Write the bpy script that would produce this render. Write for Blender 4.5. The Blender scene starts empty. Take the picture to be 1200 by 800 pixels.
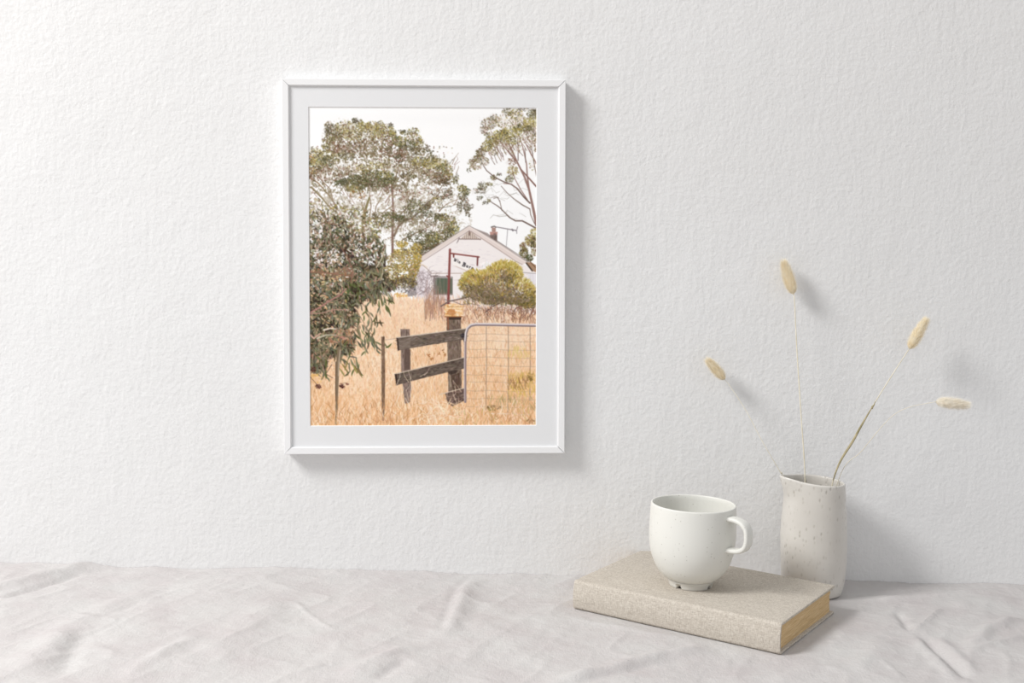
import math, random
import numpy as np

# ---------------------------------------------------------------- the printed picture
# A painter for the photographic print in the frame: a flat sheet of
# PW x PH units, returned as an RGB array for the ink of the paper.
PW, PH, SS = 268, 376, 4

def paint_print():
    R = random.Random(7)
    NR = np.random.RandomState(5)
    W, H = PW * SS, PH * SS
    OX, OY = 361.0, 124.0
    img = np.empty((H, W, 3), np.float32)

    def box(x0, y0, x1, y1):
        a = max(0, int((x0 - OX) * SS)); b = min(W, int((x1 - OX) * SS) + 2)
        c = max(0, int((y0 - OY) * SS)); d = min(H, int((y1 - OY) * SS) + 2)
        return a, b, c, d

    def grid(a, b, c, d):
        xs = (np.arange(a, b, dtype=np.float32) + .5) / SS + OX
        ys = (np.arange(c, d, dtype=np.float32) + .5) / SS + OY
        return xs[None, :], ys[:, None]

    def blend(a, b, c, d, m, col, al):
        v = img[c:d, a:b]
        m = (m * al)[..., None]
        v += m * (np.array(col, np.float32) - v)

    def poly(pts, col, al=1.0, tex=None):
        px = [p[0] for p in pts]; py = [p[1] for p in pts]
        a, b, c, d = box(min(px), min(py), max(px), max(py))
        if a >= b or c >= d: return
        X, Y = grid(a, b, c, d)
        m = np.zeros((d - c, b - a), bool)
        n = len(pts)
        for i in range(n):
            x1, y1 = pts[i]; x2, y2 = pts[(i + 1) % n]
            if y1 == y2: continue
            cond = ((y1 > Y) != (y2 > Y)) & (X < (x2 - x1) * (Y - y1) / (y2 - y1) + x1)
            m ^= cond
        m = m.astype(np.float32)
        if tex is not None: m *= tex(X, Y)
        blend(a, b, c, d, m, col, al)

    def seg(x1, y1, x2, y2, w1, w2, col, al=1.0):
        w = max(w1, w2)
        a, b, c, d = box(min(x1, x2) - w, min(y1, y2) - w, max(x1, x2) + w, max(y1, y2) + w)
        if a >= b or c >= d: return
        X, Y = grid(a, b, c, d)
        dx, dy = x2 - x1, y2 - y1
        L = dx * dx + dy * dy + 1e-9
        t = np.clip(((X - x1) * dx + (Y - y1) * dy) / L, 0, 1)
        r = np.sqrt((X - x1 - t * dx) ** 2 + (Y - y1 - t * dy) ** 2)
        hw = (w1 + (w2 - w1) * t) * .5
        m = np.clip((hw - r) * SS + .5, 0, 1) * np.minimum(1, hw * 2 * SS)
        blend(a, b, c, d, m, col, al)

    def line(pts, w1, w2, col, al=1.0):
        n = len(pts) - 1
        for i in range(n):
            seg(*pts[i], *pts[i + 1], w1 + (w2 - w1) * i / n, w1 + (w2 - w1) * (i + 1) / n, col, al)

    def leaf(x, y, ang, ln, wd, col, al=1.0, bend=0.0):
        r = ln * .5 + 1
        a, b, c, d = box(x - r, y - r, x + r, y + r)
        if a >= b or c >= d: return
        X, Y = grid(a, b, c, d)
        ca, sa = math.cos(ang), math.sin(ang)
        u = ((X - x) * ca + (Y - y) * sa) / (ln * .5)
        v = (-(X - x) * sa + (Y - y) * ca) - bend * (u * u - .5)
        hw = wd * .5 * (1 - u * u)
        m = np.clip((hw - np.abs(v)) * SS + .5, 0, 1)
        blend(a, b, c, d, m, col, al)

    def vary(c, k=12):
        e = R.gauss(0, k); f = k * .35
        return tuple(min(255, max(0, v + e + R.gauss(0, f))) for v in c)

    def vnoise(cell):
        gw, gh = int(PW / cell) + 3, int(PH / cell) + 3
        g = NR.rand(gh, gw).astype(np.float32)
        x = np.arange(W) / SS / cell; y = np.arange(H) / SS / cell
        xi = x.astype(int); yi = y.astype(int)
        fx = (x - xi); fy = (y - yi)
        fx = (fx * fx * (3 - 2 * fx)).astype(np.float32)[None, :]; fy = (fy * fy * (3 - 2 * fy)).astype(np.float32)[:, None]
        a = g[yi][:, xi]; b = g[yi][:, xi + 1]; c = g[yi + 1][:, xi]; d = g[yi + 1][:, xi + 1]
        return (a * (1 - fx) + b * fx) * (1 - fy) + (c * (1 - fx) + d * fx) * fy

    N1 = vnoise(1.3); N2 = vnoise(2.7); N3 = vnoise(6.0)
    NZ = (N1 * .45 + N2 * .35 + N3 * .2 - .5) * 2.2

    EX = np.array([361, 372, 380, 382, 388, 400, 415, 425, 445, 460, 466, 474, 492, 497, 505, 516, 528, 533, 540, 549, 552, 556], float)
    EY = np.array([180, 172, 162, 150, 143, 141, 137, 141, 142, 150, 157, 153, 153, 164, 176, 184, 188, 202, 216, 224, 240, 300], float)

    def under(cx, cy, rx, ry, col, al, soft=.9, clip=False):
        a, b, c, d = box(cx - rx * 1.5, cy - ry * 1.5, cx + rx * 1.5, cy + ry * 1.5)
        if a >= b or c >= d: return
        X, Y = grid(a, b, c, d)
        f = 1.15 - np.sqrt(((X - cx) / rx) ** 2 + ((Y - cy) / ry) ** 2)
        m = np.clip((f + soft * NZ[c:d, a:b]) * 1.6, 0, 1)
        if clip: m = m * np.clip((Y - np.interp(X[0], EX, EY)[None, :] - 2 + NZ[c:d, a:b] * 3) / 3, 0, 1)
        blend(a, b, c, d, m, col, al)

    def clump(cx, cy, rx, ry, n, pal, ln=2.6, wd=1.5, al=.85, down=.0, edge=1.0, ua=.5):
        den = min(1.0, n * .055 / (rx * ry) * 5)
        if ua and rx > 2.6:
            mc = [sum(p[i] for p in pal) / len(pal) for i in range(3)]
            under(cx, cy, rx, ry, vary(mc, 5), ua * den)
        for _ in range(int(n)):
            t = R.random() * 2 * math.pi; r = R.random() ** (.5 * edge)
            x = cx + rx * r * math.cos(t); y = cy + ry * r * math.sin(t)
            k = pal[min(len(pal) - 1, int(R.random() * len(pal)))]
            ang = R.gauss(1.5, .6) if R.random() < down else R.random() * math.pi
            s = R.uniform(.6, 1.4)
            leaf(x, y, ang, ln * s, wd * R.uniform(.7, 1.3), vary(k), al, R.uniform(-.5, .5))

    # ---- sky
    yy = np.linspace(0, 1, H, dtype=np.float32)[:, None]
    img[:] = np.array([252, 252, 252], np.float32)
    img[:int(26 * SS)] -= 3 * (1 - np.abs(np.linspace(-1, 1, int(26 * SS))))[:, None, None]

    DK = (84, 76, 54); OL = (138, 128, 84); YG = (178, 162, 92); BR = (124, 98, 76); RB = (128, 88, 72)
    PK = (205, 185, 172); GY = (112, 106, 92); LT = (206, 194, 150); PL = (238, 228, 218); DG = (86, 92, 60)
    OR = (190, 140, 78)

    # ---- right hand tree: limbs
    LB = (150, 120, 112); LD = (112, 92, 84)
    line([(629, 262), (627, 252), (624, 238), (620, 220), (615, 206), (606, 188), (598, 170)], 3.6, 1.4, LB)
    line([(621, 226), (618, 205), (617, 190), (613, 172), (608, 156)], 2.0, .8, LB)
    line([(629, 217), (621, 208), (610, 196), (604, 184), (596, 166)], 2.0, 1.0, (136, 104, 96))
    line([(606, 188), (597, 178), (588, 166), (578, 156)], 1.4, .8, LB)
    line([(618, 232), (610, 220), (603, 207), (600, 196)], 1.3, .7, LB)
    line([(629, 190), (622, 178), (616, 166), (612, 158)], 1.4, .8, LB)
    line([(629, 205), (626, 190), (623, 172), (624, 150)], 1.0, .6, LD)
    line([(607, 186), (607, 172), (606, 158)], 1.0, .6, LD)
    line([(616, 188), (615, 172)], 1.0, .7, LD)
    line([(621, 236), (614, 229), (606, 219), (599, 214), (590, 211), (582, 207), (576, 203), (570, 198), (566, 192)], 1.8, .9, LD)
    line([(590, 213), (600, 214), (608, 222)], .9, .6, LB)
    line([(621, 243), (612, 238), (602, 231), (594, 224), (587, 216)], 1.2, .6, LD)
    line([(629, 266), (616, 259), (612, 257), (604, 257), (597, 253), (591, 247), (586, 242), (582, 239), (577, 236), (573, 233)], 1.8, .8, LD)
    line([(588, 245), (586, 236), (583, 229), (578, 231)], .7, .5, LD)
    line([(586, 234), (581, 228), (575, 230)], .6, .4, LD)
    line([(594, 251), (585, 252), (578, 250), (574, 254)], .6, .3, GY, .7)
    line([(621, 243), (622, 250), (626, 259), (629, 264)], .9, .7, LD)
    for _ in range(26):
        x = R.uniform(572, 625); y = R.uniform(205, 255)
        line([(x, y), (x - R.uniform(2, 8), y - R.uniform(-3, 6)), (x - R.uniform(8, 13), y - R.uniform(-4, 8))], .45, .25, GY, .5)
    for _ in range(60):
        x = R.uniform(575, 629); y = 176 + R.uniform(-14, 22) - (x - 575) * .35
        line([(x, y), (x - R.uniform(1, 5), y - R.uniform(4, 9)), (x - R.uniform(2, 9), y - R.uniform(8, 17))], .8, .4, R.choice([LB, LD, BR]), .8)
    # crown
    for cx, cy, rx, ry, n, pal in [
        (572, 143, 9, 7, 90, [GY, BR, OL, PK]), (567, 150, 5, 5, 40, [GY, BR, PK]), (580, 138, 6, 6, 55, [GY, DK, OL, PK]),
        (571, 156, 4, 3, 22, [GY, PK, OL]), (595, 129, 7, 5, 50, [GY, DK, OL, PK]), (592, 140, 13, 8, 110, [OL, BR, PK, PL, LT]),
        (605, 132, 8, 7, 80, [OL, DK, YG, PK]), (611, 142, 11, 8, 100, [OL, BR, PK, PL]), (613, 126, 6, 3, 20, [GY, PK]),
        (624, 132, 7, 6, 80, [DK, OL, GY]), (629, 130, 4, 6, 30, [DK, OL]), (623, 141, 10, 6, 120, [YG, YG, OL, LT]),
        (612, 148, 12, 5, 120, [OL, YG, DK]), (598, 153, 13, 6, 150, [YG, OL, DK, YG]), (586, 157, 10, 7, 130, [YG, YG, OL, DK]),
        (576, 163, 8, 6, 95, [YG, OL, OL, DK]), (570, 170, 7, 6, 85, [OL, DK, YG]), (563, 177, 6, 5, 65, [OL, DK, BR]),
        (567, 187, 6, 5, 40, [OL, GY, BR, PK]), (559, 184, 5, 5, 50, [OL, DK, BR]), (553, 189, 5, 5, 40, [DK, BR, OL]),
        (557, 194, 7, 3, 35, [BR, OL, PK]), (549, 198, 2.5, 2.5, 9, [DK, GY]), (587, 167, 10, 5, 55, [OL, BR, PK]),
        (601, 162, 9, 5, 60, [OL, YG, DK]), (622, 152, 9, 7, 85, [DK, OL, GY, PK]), (617, 160, 12, 6, 60, [OL, PK, BR, PL]),
        (626, 168, 6, 8, 45, [OL, BR, PK]), (578, 176, 6, 4, 32, [OL, GY, PK]), (600, 172, 12, 7, 40, [BR, PK, OL]),
        (601, 198, 7, 6, 55, [OL, BR, YG]), (597, 208, 5, 4, 35, [OL, GY, DK]), (578, 206, 4, 3, 24, [BR, DK, OL]),
        (585, 202, 3, 2.5, 10, [GY, DK]), (565, 216, 6, 5, 42, [DK, GY, OL]), (563, 222, 6, 4, 28, [DK, GY, PK]),
        (574, 214, 4, 2.5, 16, [GY, OL]), (556, 222, 4, 3, 10, [GY, PK]), (562, 230, 4, 3, 14, [DK, GY]), (568, 236, 4, 2.5, 14, [DK, GY]),
        (573, 233, 3, 2, 10, [GY, OL]), (600, 187, 7, 4, 26, [RB, BR]), (624, 190, 4, 8, 16, [OL, BR, PK])]:
        clump(cx, cy, rx, ry, n * 1.25, pal, 2.0, 1.15, .72, 0, 1, .42)

    # ---- big tree: limbs
    line([(459, 300), (459, 270), (460, 245), (459, 225), (458, 214)], 2.8, 1.6, (130, 100, 92))
    line([(459, 214), (452, 205), (448, 190)], 1.3, .8, BR)
    line([(459, 216), (465, 200), (468, 185)], 1.2, .7, BR)
    line([(461, 275), (466, 264), (472, 258), (482, 254), (492, 246), (500, 236), (512, 228)], 2.0, .8, (118, 98, 90))
    line([(466, 264), (468, 250), (478, 240), (484, 228)], 1.3, .7, BR)
    line([(470, 280), (480, 275), (490, 270), (506, 262)], 1.2, .6, BR)
    line([(514, 246), (522, 238), (530, 234), (536, 232)], .9, .5, BR)
    line([(516, 242), (528, 240), (536, 237)], .7, .4, GY)
    line([(459, 240), (450, 246), (442, 252)], .9, .5, BR)
    line([(431, 262), (434, 240), (432, 225), (434, 215)], 1.0, .6, BR)
    line([(438, 252), (440, 240), (446, 230), (448, 222)], 1.0, .6, BR)
    line([(361, 206), (372, 213), (380, 222), (388, 232), (394, 244)], 1.8, 1.0, (160, 136, 110))
    line([(363, 196), (378, 212), (386, 220), (390, 236), (395, 250)], 1.2, .7, (140, 116, 96))
    line([(364, 218), (376, 230), (384, 240), (394, 248)], 2.2, 1.2, (142, 128, 96))
    line([(424, 300), (424, 270), (427, 245), (432, 230)], 5.0, 2.2, (132, 122, 82))
    line([(426, 280), (427, 255), (423, 236)], 1.5, 1.0, (170, 140, 110))
    for _ in range(170):
        x = R.uniform(364, 535); y = R.uniform(190, 285)
        s = -1 if x < 440 else 1
        line([(x, y), (x + s * R.uniform(1, 5), y - R.uniform(3, 8)), (x + s * R.uniform(2, 9), y - R.uniform(7, 14))], .8, .35, R.choice([BR, RB, GY, LB]), .75)
    C = [  # cx, cy, rx, ry, n, palette
        (385, 145, 5, 4, 40, [GY, DK, OL, PK]), (392, 153, 11, 8, 150, [GY, OL, PK, PL, BR]), (384, 152, 4, 5, 28, [GY, DK]), (404, 148, 12, 8, 160, [OL, YG, BR, LT]),
        (415, 140, 3.5, 3, 30, [GY, DK]), (421, 142, 4, 3, 30, [GY, OL]), (425, 148, 9, 6, 110, [YG, YG, OL]), (412, 157, 12, 6, 140, [YG, LT, OL, BR]),
        (436, 147, 9, 6, 120, [YG, OL, YG, BR]), (446, 143, 4, 3, 18, [GY, OL]), (440, 155, 12, 7, 150, [YG, BR, OL, LT]), (452, 150, 9, 6, 100, [YG, OL, BR]),
        (458, 145, 3, 3, 20, [GY, DK]), (455, 162, 10, 8, 130, [BR, RB, OL]), (459, 155, 5, 5, 50, [OL, YG]), (470, 152, 4, 2, 12, [GY]), (474, 154, 6, 3, 40, [OL, DK]),
        (484, 152, 7, 4, 50, [GY, OL, YG]), (484, 160, 9, 6, 90, [OL, YG, PL, BR]), (468, 164, 10, 6, 100, [OL, DG, YG]), (478, 169, 13, 6, 160, [DG, OL, DK]),
        (491, 165, 5, 6, 50, [OL, YG, GY]), (489, 175, 9, 5, 70, [DK, OL, BR]), (500, 172, 4, 4, 24, [GY, BR]), (505, 176, 3, 2, 12, [GY, DK]), (470, 178, 8, 6, 70, [RB, BR, PK]),
        (468, 184, 6, 5, 50, [RB, DK]), (385, 163, 8, 5, 80, [BR, OL, OL]), (395, 158, 8, 5, 60, [BR, OL, PK]), (382, 172, 5, 6, 50, [OL, DK, YG]),
        (391, 171, 8, 6, 85, [BR, RB, OL]), (405, 168, 12, 5, 60, [BR, PK, PL, RB]), (400, 175, 12, 5, 80, [RB, BR, PK]), (420, 166, 12, 5, 70, [BR, RB, OL]),
        (432, 168, 12, 7, 90, [BR, OL, RB, PL]), (418, 176, 12, 8, 80, [PK, PL, RB, BR]), (440, 178, 14, 9, 90, [BR, OL, PL, RB]), (455, 176, 10, 8, 60, [BR, RB, PL]),
        (370, 178, 8, 5, 80, [YG, OL, LT]), (365, 174, 2, 4, 10, [GY]), (380, 180, 8, 5, 60, [YG, LT, OL]), (364, 186, 5, 6, 50, [OR, OL, OR]), (372, 190, 10, 7, 130, [OL, DG, YG]),
        (385, 187, 9, 6, 110, [DG, DK, OL]), (394, 182, 8, 5, 50, [YG, OL, LT]), (406, 182, 10, 5, 60, [OL, GY, PL]), (366, 198, 8, 5, 70, [OR, BR, OL]), (380, 197, 10, 5, 60, [BR, DK, RB]),
        (368, 206, 8, 5, 50, [RB, BR, PK]), (386, 206, 12, 7, 45, [RB, PK, PL]), (400, 200, 12, 6, 60, [RB, PK, BR]), (415, 195, 10, 5, 55, [RB, OL, PK, LT]),
        (425, 196, 8, 5, 80, [OL, YG, LT]), (440, 192, 10, 5, 90, [OL, YG, PL]), (455, 190, 10, 6, 70, [OL, LT, BR]), (397, 213, 6, 3.5, 60, [DK, DG]),
        (405, 211, 7, 4, 80, [DK, DG, GY]), (415, 209, 9, 6, 130, [DG, DK, OL]), (413, 219, 8, 6, 90, [YG, OL, OL]), (424, 214, 9, 6, 110, [DK, DG, OL]),
        (430, 204, 9, 7, 120, [DG, DK, OL]), (441, 202, 6, 5, 70, [DG, OL]), (438, 212, 10, 6, 120, [DK, BR, DG]), (450, 204, 10, 6, 130, [OL, YG, DG]), (450, 211, 9, 5, 100, [DG, DK, OL]),
        (460, 208, 5, 6, 50, [DG, OL]), (455, 219, 8, 5, 60, [RB, BR, GY]), (418, 227, 10, 5, 50, [OL, RB, PK, OR]), (466, 196, 6, 6, 35, [PL, OL, BR]), (467, 222, 6, 5, 30, [RB, PK]),
        (472, 230, 6, 5, 30, [RB, BR, PK]), (482, 195, 10, 6, 90, [OL, PL, BR]), (478, 205, 9, 5, 90, [OL, BR, DK]), (492, 200, 10, 6, 100, [BR, OL, PL]), (492, 188, 12, 6, 130, [OL, YG, DK]),
        (503, 190, 9, 7, 130, [YG, OL, YG]), (505, 182, 4, 4, 30, [OL, GY]), (515, 189, 9, 6, 110, [OL, YG, LT]), (520, 196, 8, 7, 100, [YG, OL, DG]), (524, 203, 6, 6, 60, [OL, YG, BR]),
        (513, 207, 9, 7, 140, [DK, RB, BR]), (503, 203, 7, 6, 60, [BR, OL, PK]), (520, 212, 8, 5, 80, [BR, DK]), (532, 210, 4, 4, 30, [OL, DK]), (535, 206, 3, 3, 10, [OL, GY]),
        (527, 222, 3, 6, 25, [BR, DK]), (516, 224, 12, 5, 60, [BR, PK, PL, GY]), (521, 229, 7, 3, 40, [RB, DK]), (500, 218, 10, 8, 50, [PK, PL, BR]), (484, 224, 12, 5, 40, [RB, OL, PL]),
        (541, 219, 6, 4, 60, [YG, OL, OL]), (546, 223, 5, 4, 50, [DG, OL]), (541, 227, 6, 5, 50, [DK, GY, OL]), (544, 235, 5, 6, 45, [GY, DK, BR]), (547, 243, 5, 5, 35, [GY, DK, PK]), (538, 240, 3, 6, 22, [GY, DK]),
        (551, 240, 4, 4, 18, [GY, DK]), (547, 249, 3, 2.5, 12, [DK, GY]), (538, 245, 2, 2, 6, [GY]), (550, 251, 1.5, 2, 5, [DK]), (512, 232, 7, 3, 25, [OL, YG]), (506, 235, 5, 3, 18, [OL, GY]),
        (515, 239, 4, 4, 14, [GY, OL]), (484, 236, 9, 5, 80, [OL, DG, GY]), (495, 240, 9, 5, 80, [DK, OL, GY]), (478, 244, 8, 5, 60, [OL, DK]), (488, 249, 12, 5, 50, [DG, GY, PL]),
        (455, 251, 9, 4, 90, [DK, DG, OL]), (468, 254, 9, 4, 80, [DK, DG]), (444, 257, 8, 4, 50, [OL, BR]), (452, 262, 8, 4, 50, [DG, OL, GY]), (438, 252, 4, 3, 20, [DK]), (500, 248, 7, 6, 50, [DG, GY, PL]),
        (500, 240, 5, 4, 30, [DK, BR]), (505, 259, 8, 4, 50, [DK, GY, PK]), (513, 253, 6, 5, 70, [DG, DK, OL]), (520, 254, 6, 6, 70, [OL, YG, DK]), (527, 257, 7, 6, 60, [OL, BR, PL, GY]),
        (531, 264, 7, 7, 100, [OL, DG, YG]), (526, 270, 8, 6, 100, [DG, DK, OL]), (519, 264, 7, 5, 50, [BR, PK, OL]), (534, 272, 4, 5, 30, [OL, YG]), (516, 272, 7, 4, 30, [BR, OL, PK]),
        (523, 279, 6, 4, 50, [DK, OL]), (508, 277, 9, 6, 120, [OL, DG, YG]), (498, 272, 9, 5, 60, [DG, DK, PL]), (503, 285, 12, 6, 170, [DK, DG, OL]), (512, 288, 6, 4, 60, [DK, BR]), (497, 293, 9, 6, 120, [DK, BR, DG]),
        (500, 299, 7, 4, 70, [RB, BR, DK]), (490, 283, 6, 6, 50, [DG, DK]), (483, 275, 7, 5, 45, [DG, GY, PL])]
    for cx, cy, rx, ry, al in [(425, 158, 48, 22, .55), (400, 185, 42, 26, .5), (450, 195, 50, 26, .55), (500, 195, 34, 26, .5), (430, 225, 50, 26, .42), (480, 235, 42, 26, .4),
                               (505, 270, 34, 24, .6), (460, 262, 40, 16, .45), (375, 200, 22, 26, .5), (400, 245, 34, 26, .4)]:
        under(cx, cy, rx, ry, (160, 144, 118), al * .5, 2.4, True)
    for cx, cy, rx, ry, al in [(425, 172, 44, 14, .5), (470, 180, 34, 10, .45), (425, 213, 40, 8, .6), (508, 205, 26, 8, .5), (505, 285, 28, 12, .7), (470, 254, 30, 7, .5)]:
        under(cx, cy, rx, ry, (100, 90, 62), al * .85, 2.2, True)
    for cx, cy, rx, ry, n, pal in C:
        pal = [c for c in pal if c not in (PL, PK) or R.random() < .4] + [DK]
        clump(cx, cy, rx, ry, n * 1.0, pal, 2.0, 1.2, .72, 0, 1, .42)
    for _ in range(700):   # loose leaves and twig light between the clumps
        x = R.uniform(362, 530); y = R.uniform(165, 290)
        if y > 290 - (x - 440) * .3 and x > 440: continue
        leaf(x, y, R.random() * 3.14, 2.2, 1.2, vary(R.choice([BR, RB, PK, GY, OL, PL])), .7)
    # far right small tree behind the roof
    for cx, cy, rx, ry, n, pal in [(626, 272, 5, 6, 60, [OL, LT, YG]), (621, 280, 6, 7, 90, [OL, YG, BR]), (627, 285, 5, 9, 110, [DK, BR, OL]), (613, 288, 4, 6, 50, [OL, BR]),
                                   (614, 295, 5, 6, 70, [OL, DK]), (620, 301, 5, 4, 50, [DK, DG]), (627, 294, 4, 5, 40, [OL, PL, BR])]:
        clump(cx, cy, rx, ry, n, pal, 2.2, 1.4, .85)

    # ---- house
    WH = (242, 235, 233)
    poly([(487, 307), (549, 267), (629, 318), (629, 372), (487, 372)], WH)
    for _ in range(420):
        x = R.uniform(490, 628); y = R.uniform(278, 350)
        if y < 270 + abs(x - 549) * .62 + 6: continue
        seg(x, y, x + R.uniform(2, 6), y + R.uniform(-.6, .8), .6, .4, R.choice([(214, 203, 208), (250, 244, 244), (222, 214, 220), (205, 192, 196)]), .55)
    # pediment with battens
    poly([(539, 278.5), (549.5, 268), (562, 278.5)], (196, 180, 168))
    for x in np.arange(540.5, 562, 2.3):
        top = 269.5 + abs(x - 549.5) * .82
        seg(x, top, x, 278, .9, .9, (222, 208, 198)); seg(x + 1.1, top + .6, x + 1.1, 278, .7, .7, (150, 130, 118), .8)
    seg(549.7, 269, 549.7, 274, 1.4, 1.2, (118, 96, 90))
    seg(538, 278.6, 563, 278.8, 1.0, 1.0, (138, 118, 112))
    line([(537.5, 277.5), (536, 281), (534.5, 283.5)], 1.6, .6, (138, 122, 122), .85)
    # roof planes and barge boards
    poly([(549, 262.5), (556, 266), (571, 271.5), (583, 281), (602, 294), (620, 306), (629, 309), (629, 312), (600, 299), (570, 277)], (172, 160, 156))
    poly([(487, 303), (549, 263), (551, 266.5), (487, 308.5)], (226, 213, 206))
    poly([(549, 263), (551, 263.6), (585, 284), (618, 306), (613, 308.5), (580, 289), (550, 269)], (228, 214, 208))
    line([(490, 307.5), (515, 291.5), (548, 269.5), (552, 269.8), (578, 287), (605, 305), (612, 308.5)], 1.0, 1.0, (168, 146, 140), .75)
    line([(487, 302.5), (549, 262.8), (575, 276), (600, 292), (622, 306)], .8, .8, (140, 128, 124), .8)
    line([(549.5, 263.6), (580, 283), (600, 296), (618, 306.6)], .7, .7, (244, 234, 230), .8)
    # eave end at the right
    poly([(616, 306), (623, 306), (629, 310), (629, 318), (624, 316)], (170, 138, 112))
    line([(617, 307), (624, 316)], 1.8, 1.8, (84, 68, 58)); line([(622, 306), (629, 313)], 1.2, 1.2, (126, 92, 66))
    poly([(619, 318), (629, 319), (629, 372), (619, 372)], (232, 228, 232)); seg(612, 318, 629, 319.3, .8, .8, (150, 142, 142), .8)
    for x in (622, 625, 628): seg(x, 320, x, 340, .4, .4, (206, 200, 206))
    # chimney and aerial
    poly([(574, 273), (582.5, 270), (582.5, 282), (574, 276.5)], (128, 112, 106)); poly([(573.6, 270), (583, 270), (582.6, 273.5), (574, 273.5)], (190, 148, 138))
    poly([(575.8, 265), (580.8, 265), (580.6, 270), (576.2, 270)], (172, 140, 130)); line([(575.5, 264.4), (579, 263.4), (581, 264.6)], 1.4, 1.2, (104, 94, 92))
    for _ in range(30): leaf(R.uniform(574.5, 582), R.uniform(272, 279), R.random() * 3, 2.2, 1, vary((110, 94, 88)), .6)
    line([(581, 264.2), (593, 266.3), (605, 268.4)], .9, 1.3, (132, 122, 128)); seg(594.8, 267, 593.2, 287, .7, .6, (150, 146, 150)); line([(606.6, 264), (605.4, 268), (605.6, 272)], .9, .7, (132, 124, 130))
    seg(600, 267, 601, 268.6, 1.6, 1.6, (118, 110, 116))
    # string course, window
    line([(481, 309), (489, 309.4), (495, 310), (500, 314), (505, 319.3), (540, 319)], .9, .9, (186, 168, 160))
    line([(481, 308), (494, 308.3), (500, 312)], .7, .6, (226, 204, 176))
    poly([(487, 311), (494, 311), (503, 320), (503, 350), (487, 350)], (226, 216, 222), .7)
    poly([(507, 322), (530, 323), (530, 345), (507, 345)], (142, 132, 128)); poly([(509.5, 324.5), (529, 325), (529, 343), (509.5, 343.5)], (100, 108, 92))
    for x in (513, 517, 521.5): seg(x, 325, x, 343, .5, .5, (66, 78, 62), .8)
    seg(508.5, 324, 529, 324.3, .8, .8, (196, 188, 190)); seg(510.5, 324, 510.5, 343.4, .5, .5, (172, 160, 158))
    seg(504, 322.5, 512, 321.8, 1.4, .8, (108, 88, 84), .8); seg(506, 345, 531, 345.3, 1.0, 1.0, (232, 222, 222))
    # bare twiggy tangle left of the window
    for _ in range(110):
        x = R.uniform(482, 508); y = R.uniform(318, 350); a = R.uniform(-2.6, -.5)
        l = R.uniform(3, 10)
        line([(x, y), (x + l * math.cos(a), y + l * math.sin(a) * .8), (x + l * 1.5 * math.cos(a + .4), y + l * 1.5 * math.sin(a + .4) * .8)], .7, .35, R.choice([(150, 134, 136), (176, 162, 164), (122, 104, 104)]), .6)
    poly([(478, 318), (486, 318), (487, 345), (476, 347)], (134, 124, 124), .75)

    # ---- dry grass field
    gx, gy = np.meshgrid(np.arange(W) / SS + OX, np.arange(H) / SS + OY)
    edge = np.interp(gx, [361, 430, 455, 480, 500, 515, 530, 560, 629], [340, 340, 343, 346, 350, 352, 353, 358, 366]) + 2.0 * np.sin(gx * 1.7) + 1.3 * np.sin(gx * .71)
    m = np.clip((gy - edge) / 3.0, 0, 1).astype(np.float32)
    t = np.clip((gy - 345) / 150, 0, 1)[..., None].astype(np.float32)
    base = (1 - t) * np.array([243, 213, 184], np.float32) + t * np.array([235, 190, 146], np.float32)
    base = base + ((N1 - .5) * 16 + (N3 - .5) * 14)[..., None] * np.array([.7, 1, 1.2], np.float32)
    img += m[..., None] * (base - img)
    GL = (252, 224, 194); GM = (243, 201, 161); GO = (228, 174, 126); GB = (192, 142, 98); GP = (252, 234, 212); GD = (146, 100, 68); GR = (226, 176, 146)

    def blades(n, x0, x1, y0, y1, pal, l0, l1, w=.8, al=.6, lean=.28):
        for _ in range(n):
            x = R.uniform(x0, x1); y = R.uniform(y0, y1); l = R.uniform(l0, l1); a = R.gauss(0, lean)
            c = vary(R.choice(pal), 9)
            x2 = x + l * math.sin(a); y2 = y - l * math.cos(a)
            if l > 7:
                b = a + R.gauss(0, .25); xm = x + .55 * l * math.sin(a); ym = y - .55 * l * math.cos(a)
                line([(x, y), (xm, ym), (xm + .5 * l * math.sin(b), ym - .5 * l * math.cos(b))], w, w * .45, c, al)
            else: seg(x, y, x2, y2, w, w * .6, c, al)
    blades(4600, 361, 631, 348, 420, [GL, GM, GP, GP, GR, GM], 2, 6, .8, .42)
    clump(500, 385, 90, 26, 30, [GP, GL], 3, 1, .4, 1, 1, .45)
    blades(900, 430, 631, 352, 400, [GR, GB, GO], 1.5, 4, .7, .35)
    under(425, 440, 40, 26, GP, .4); under(455, 420, 22, 26, GP, .4); under(590, 400, 40, 14, GP, .3)
    blades(6000, 361, 631, 405, 505, [GL, GM, GP, GM, GO, GO], 3, 9, .85, .45)
    blades(1300, 361, 631, 400, 500, [GB, GD, GB], 1.5, 5, .7, .35)
    # reddish weeds before the house
    blades(110, 497, 522, 350, 376, [(160, 122, 106), (136, 102, 88), (190, 150, 130)], 8, 26, .8, .55, .08)
    blades(260, 540, 629, 362, 380, [(150, 104, 80), (176, 126, 98), (128, 88, 70)], 4, 11, .9, .65, .35)
    blades(120, 497, 560, 352, 372, [GR, GB, (190, 150, 130)], 5, 12, .8, .6)
    blades(200, 540, 600, 366, 382, [GP, GL, GR], 3, 8, .8, .6)

    # ---- sign board: white board hung from a red post
    RD = (134, 74, 70)
    poly([(530, 300), (560, 313.5), (559, 321.5), (529.5, 309.5)], (246, 240, 236))
    line([(533, 310.5), (548, 316.5)], .6, .6, (196, 176, 168), .8)
    line([(530.5, 310), (559, 321.6)], .6, .6, (222, 206, 198))
    line([(524.6, 355), (525.2, 335), (525.8, 315), (526.6, 291)], 3.0, 2.6, RD)
    line([(523.8, 340), (525.6, 291)], .6, .6, (160, 104, 98), .7)
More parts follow.
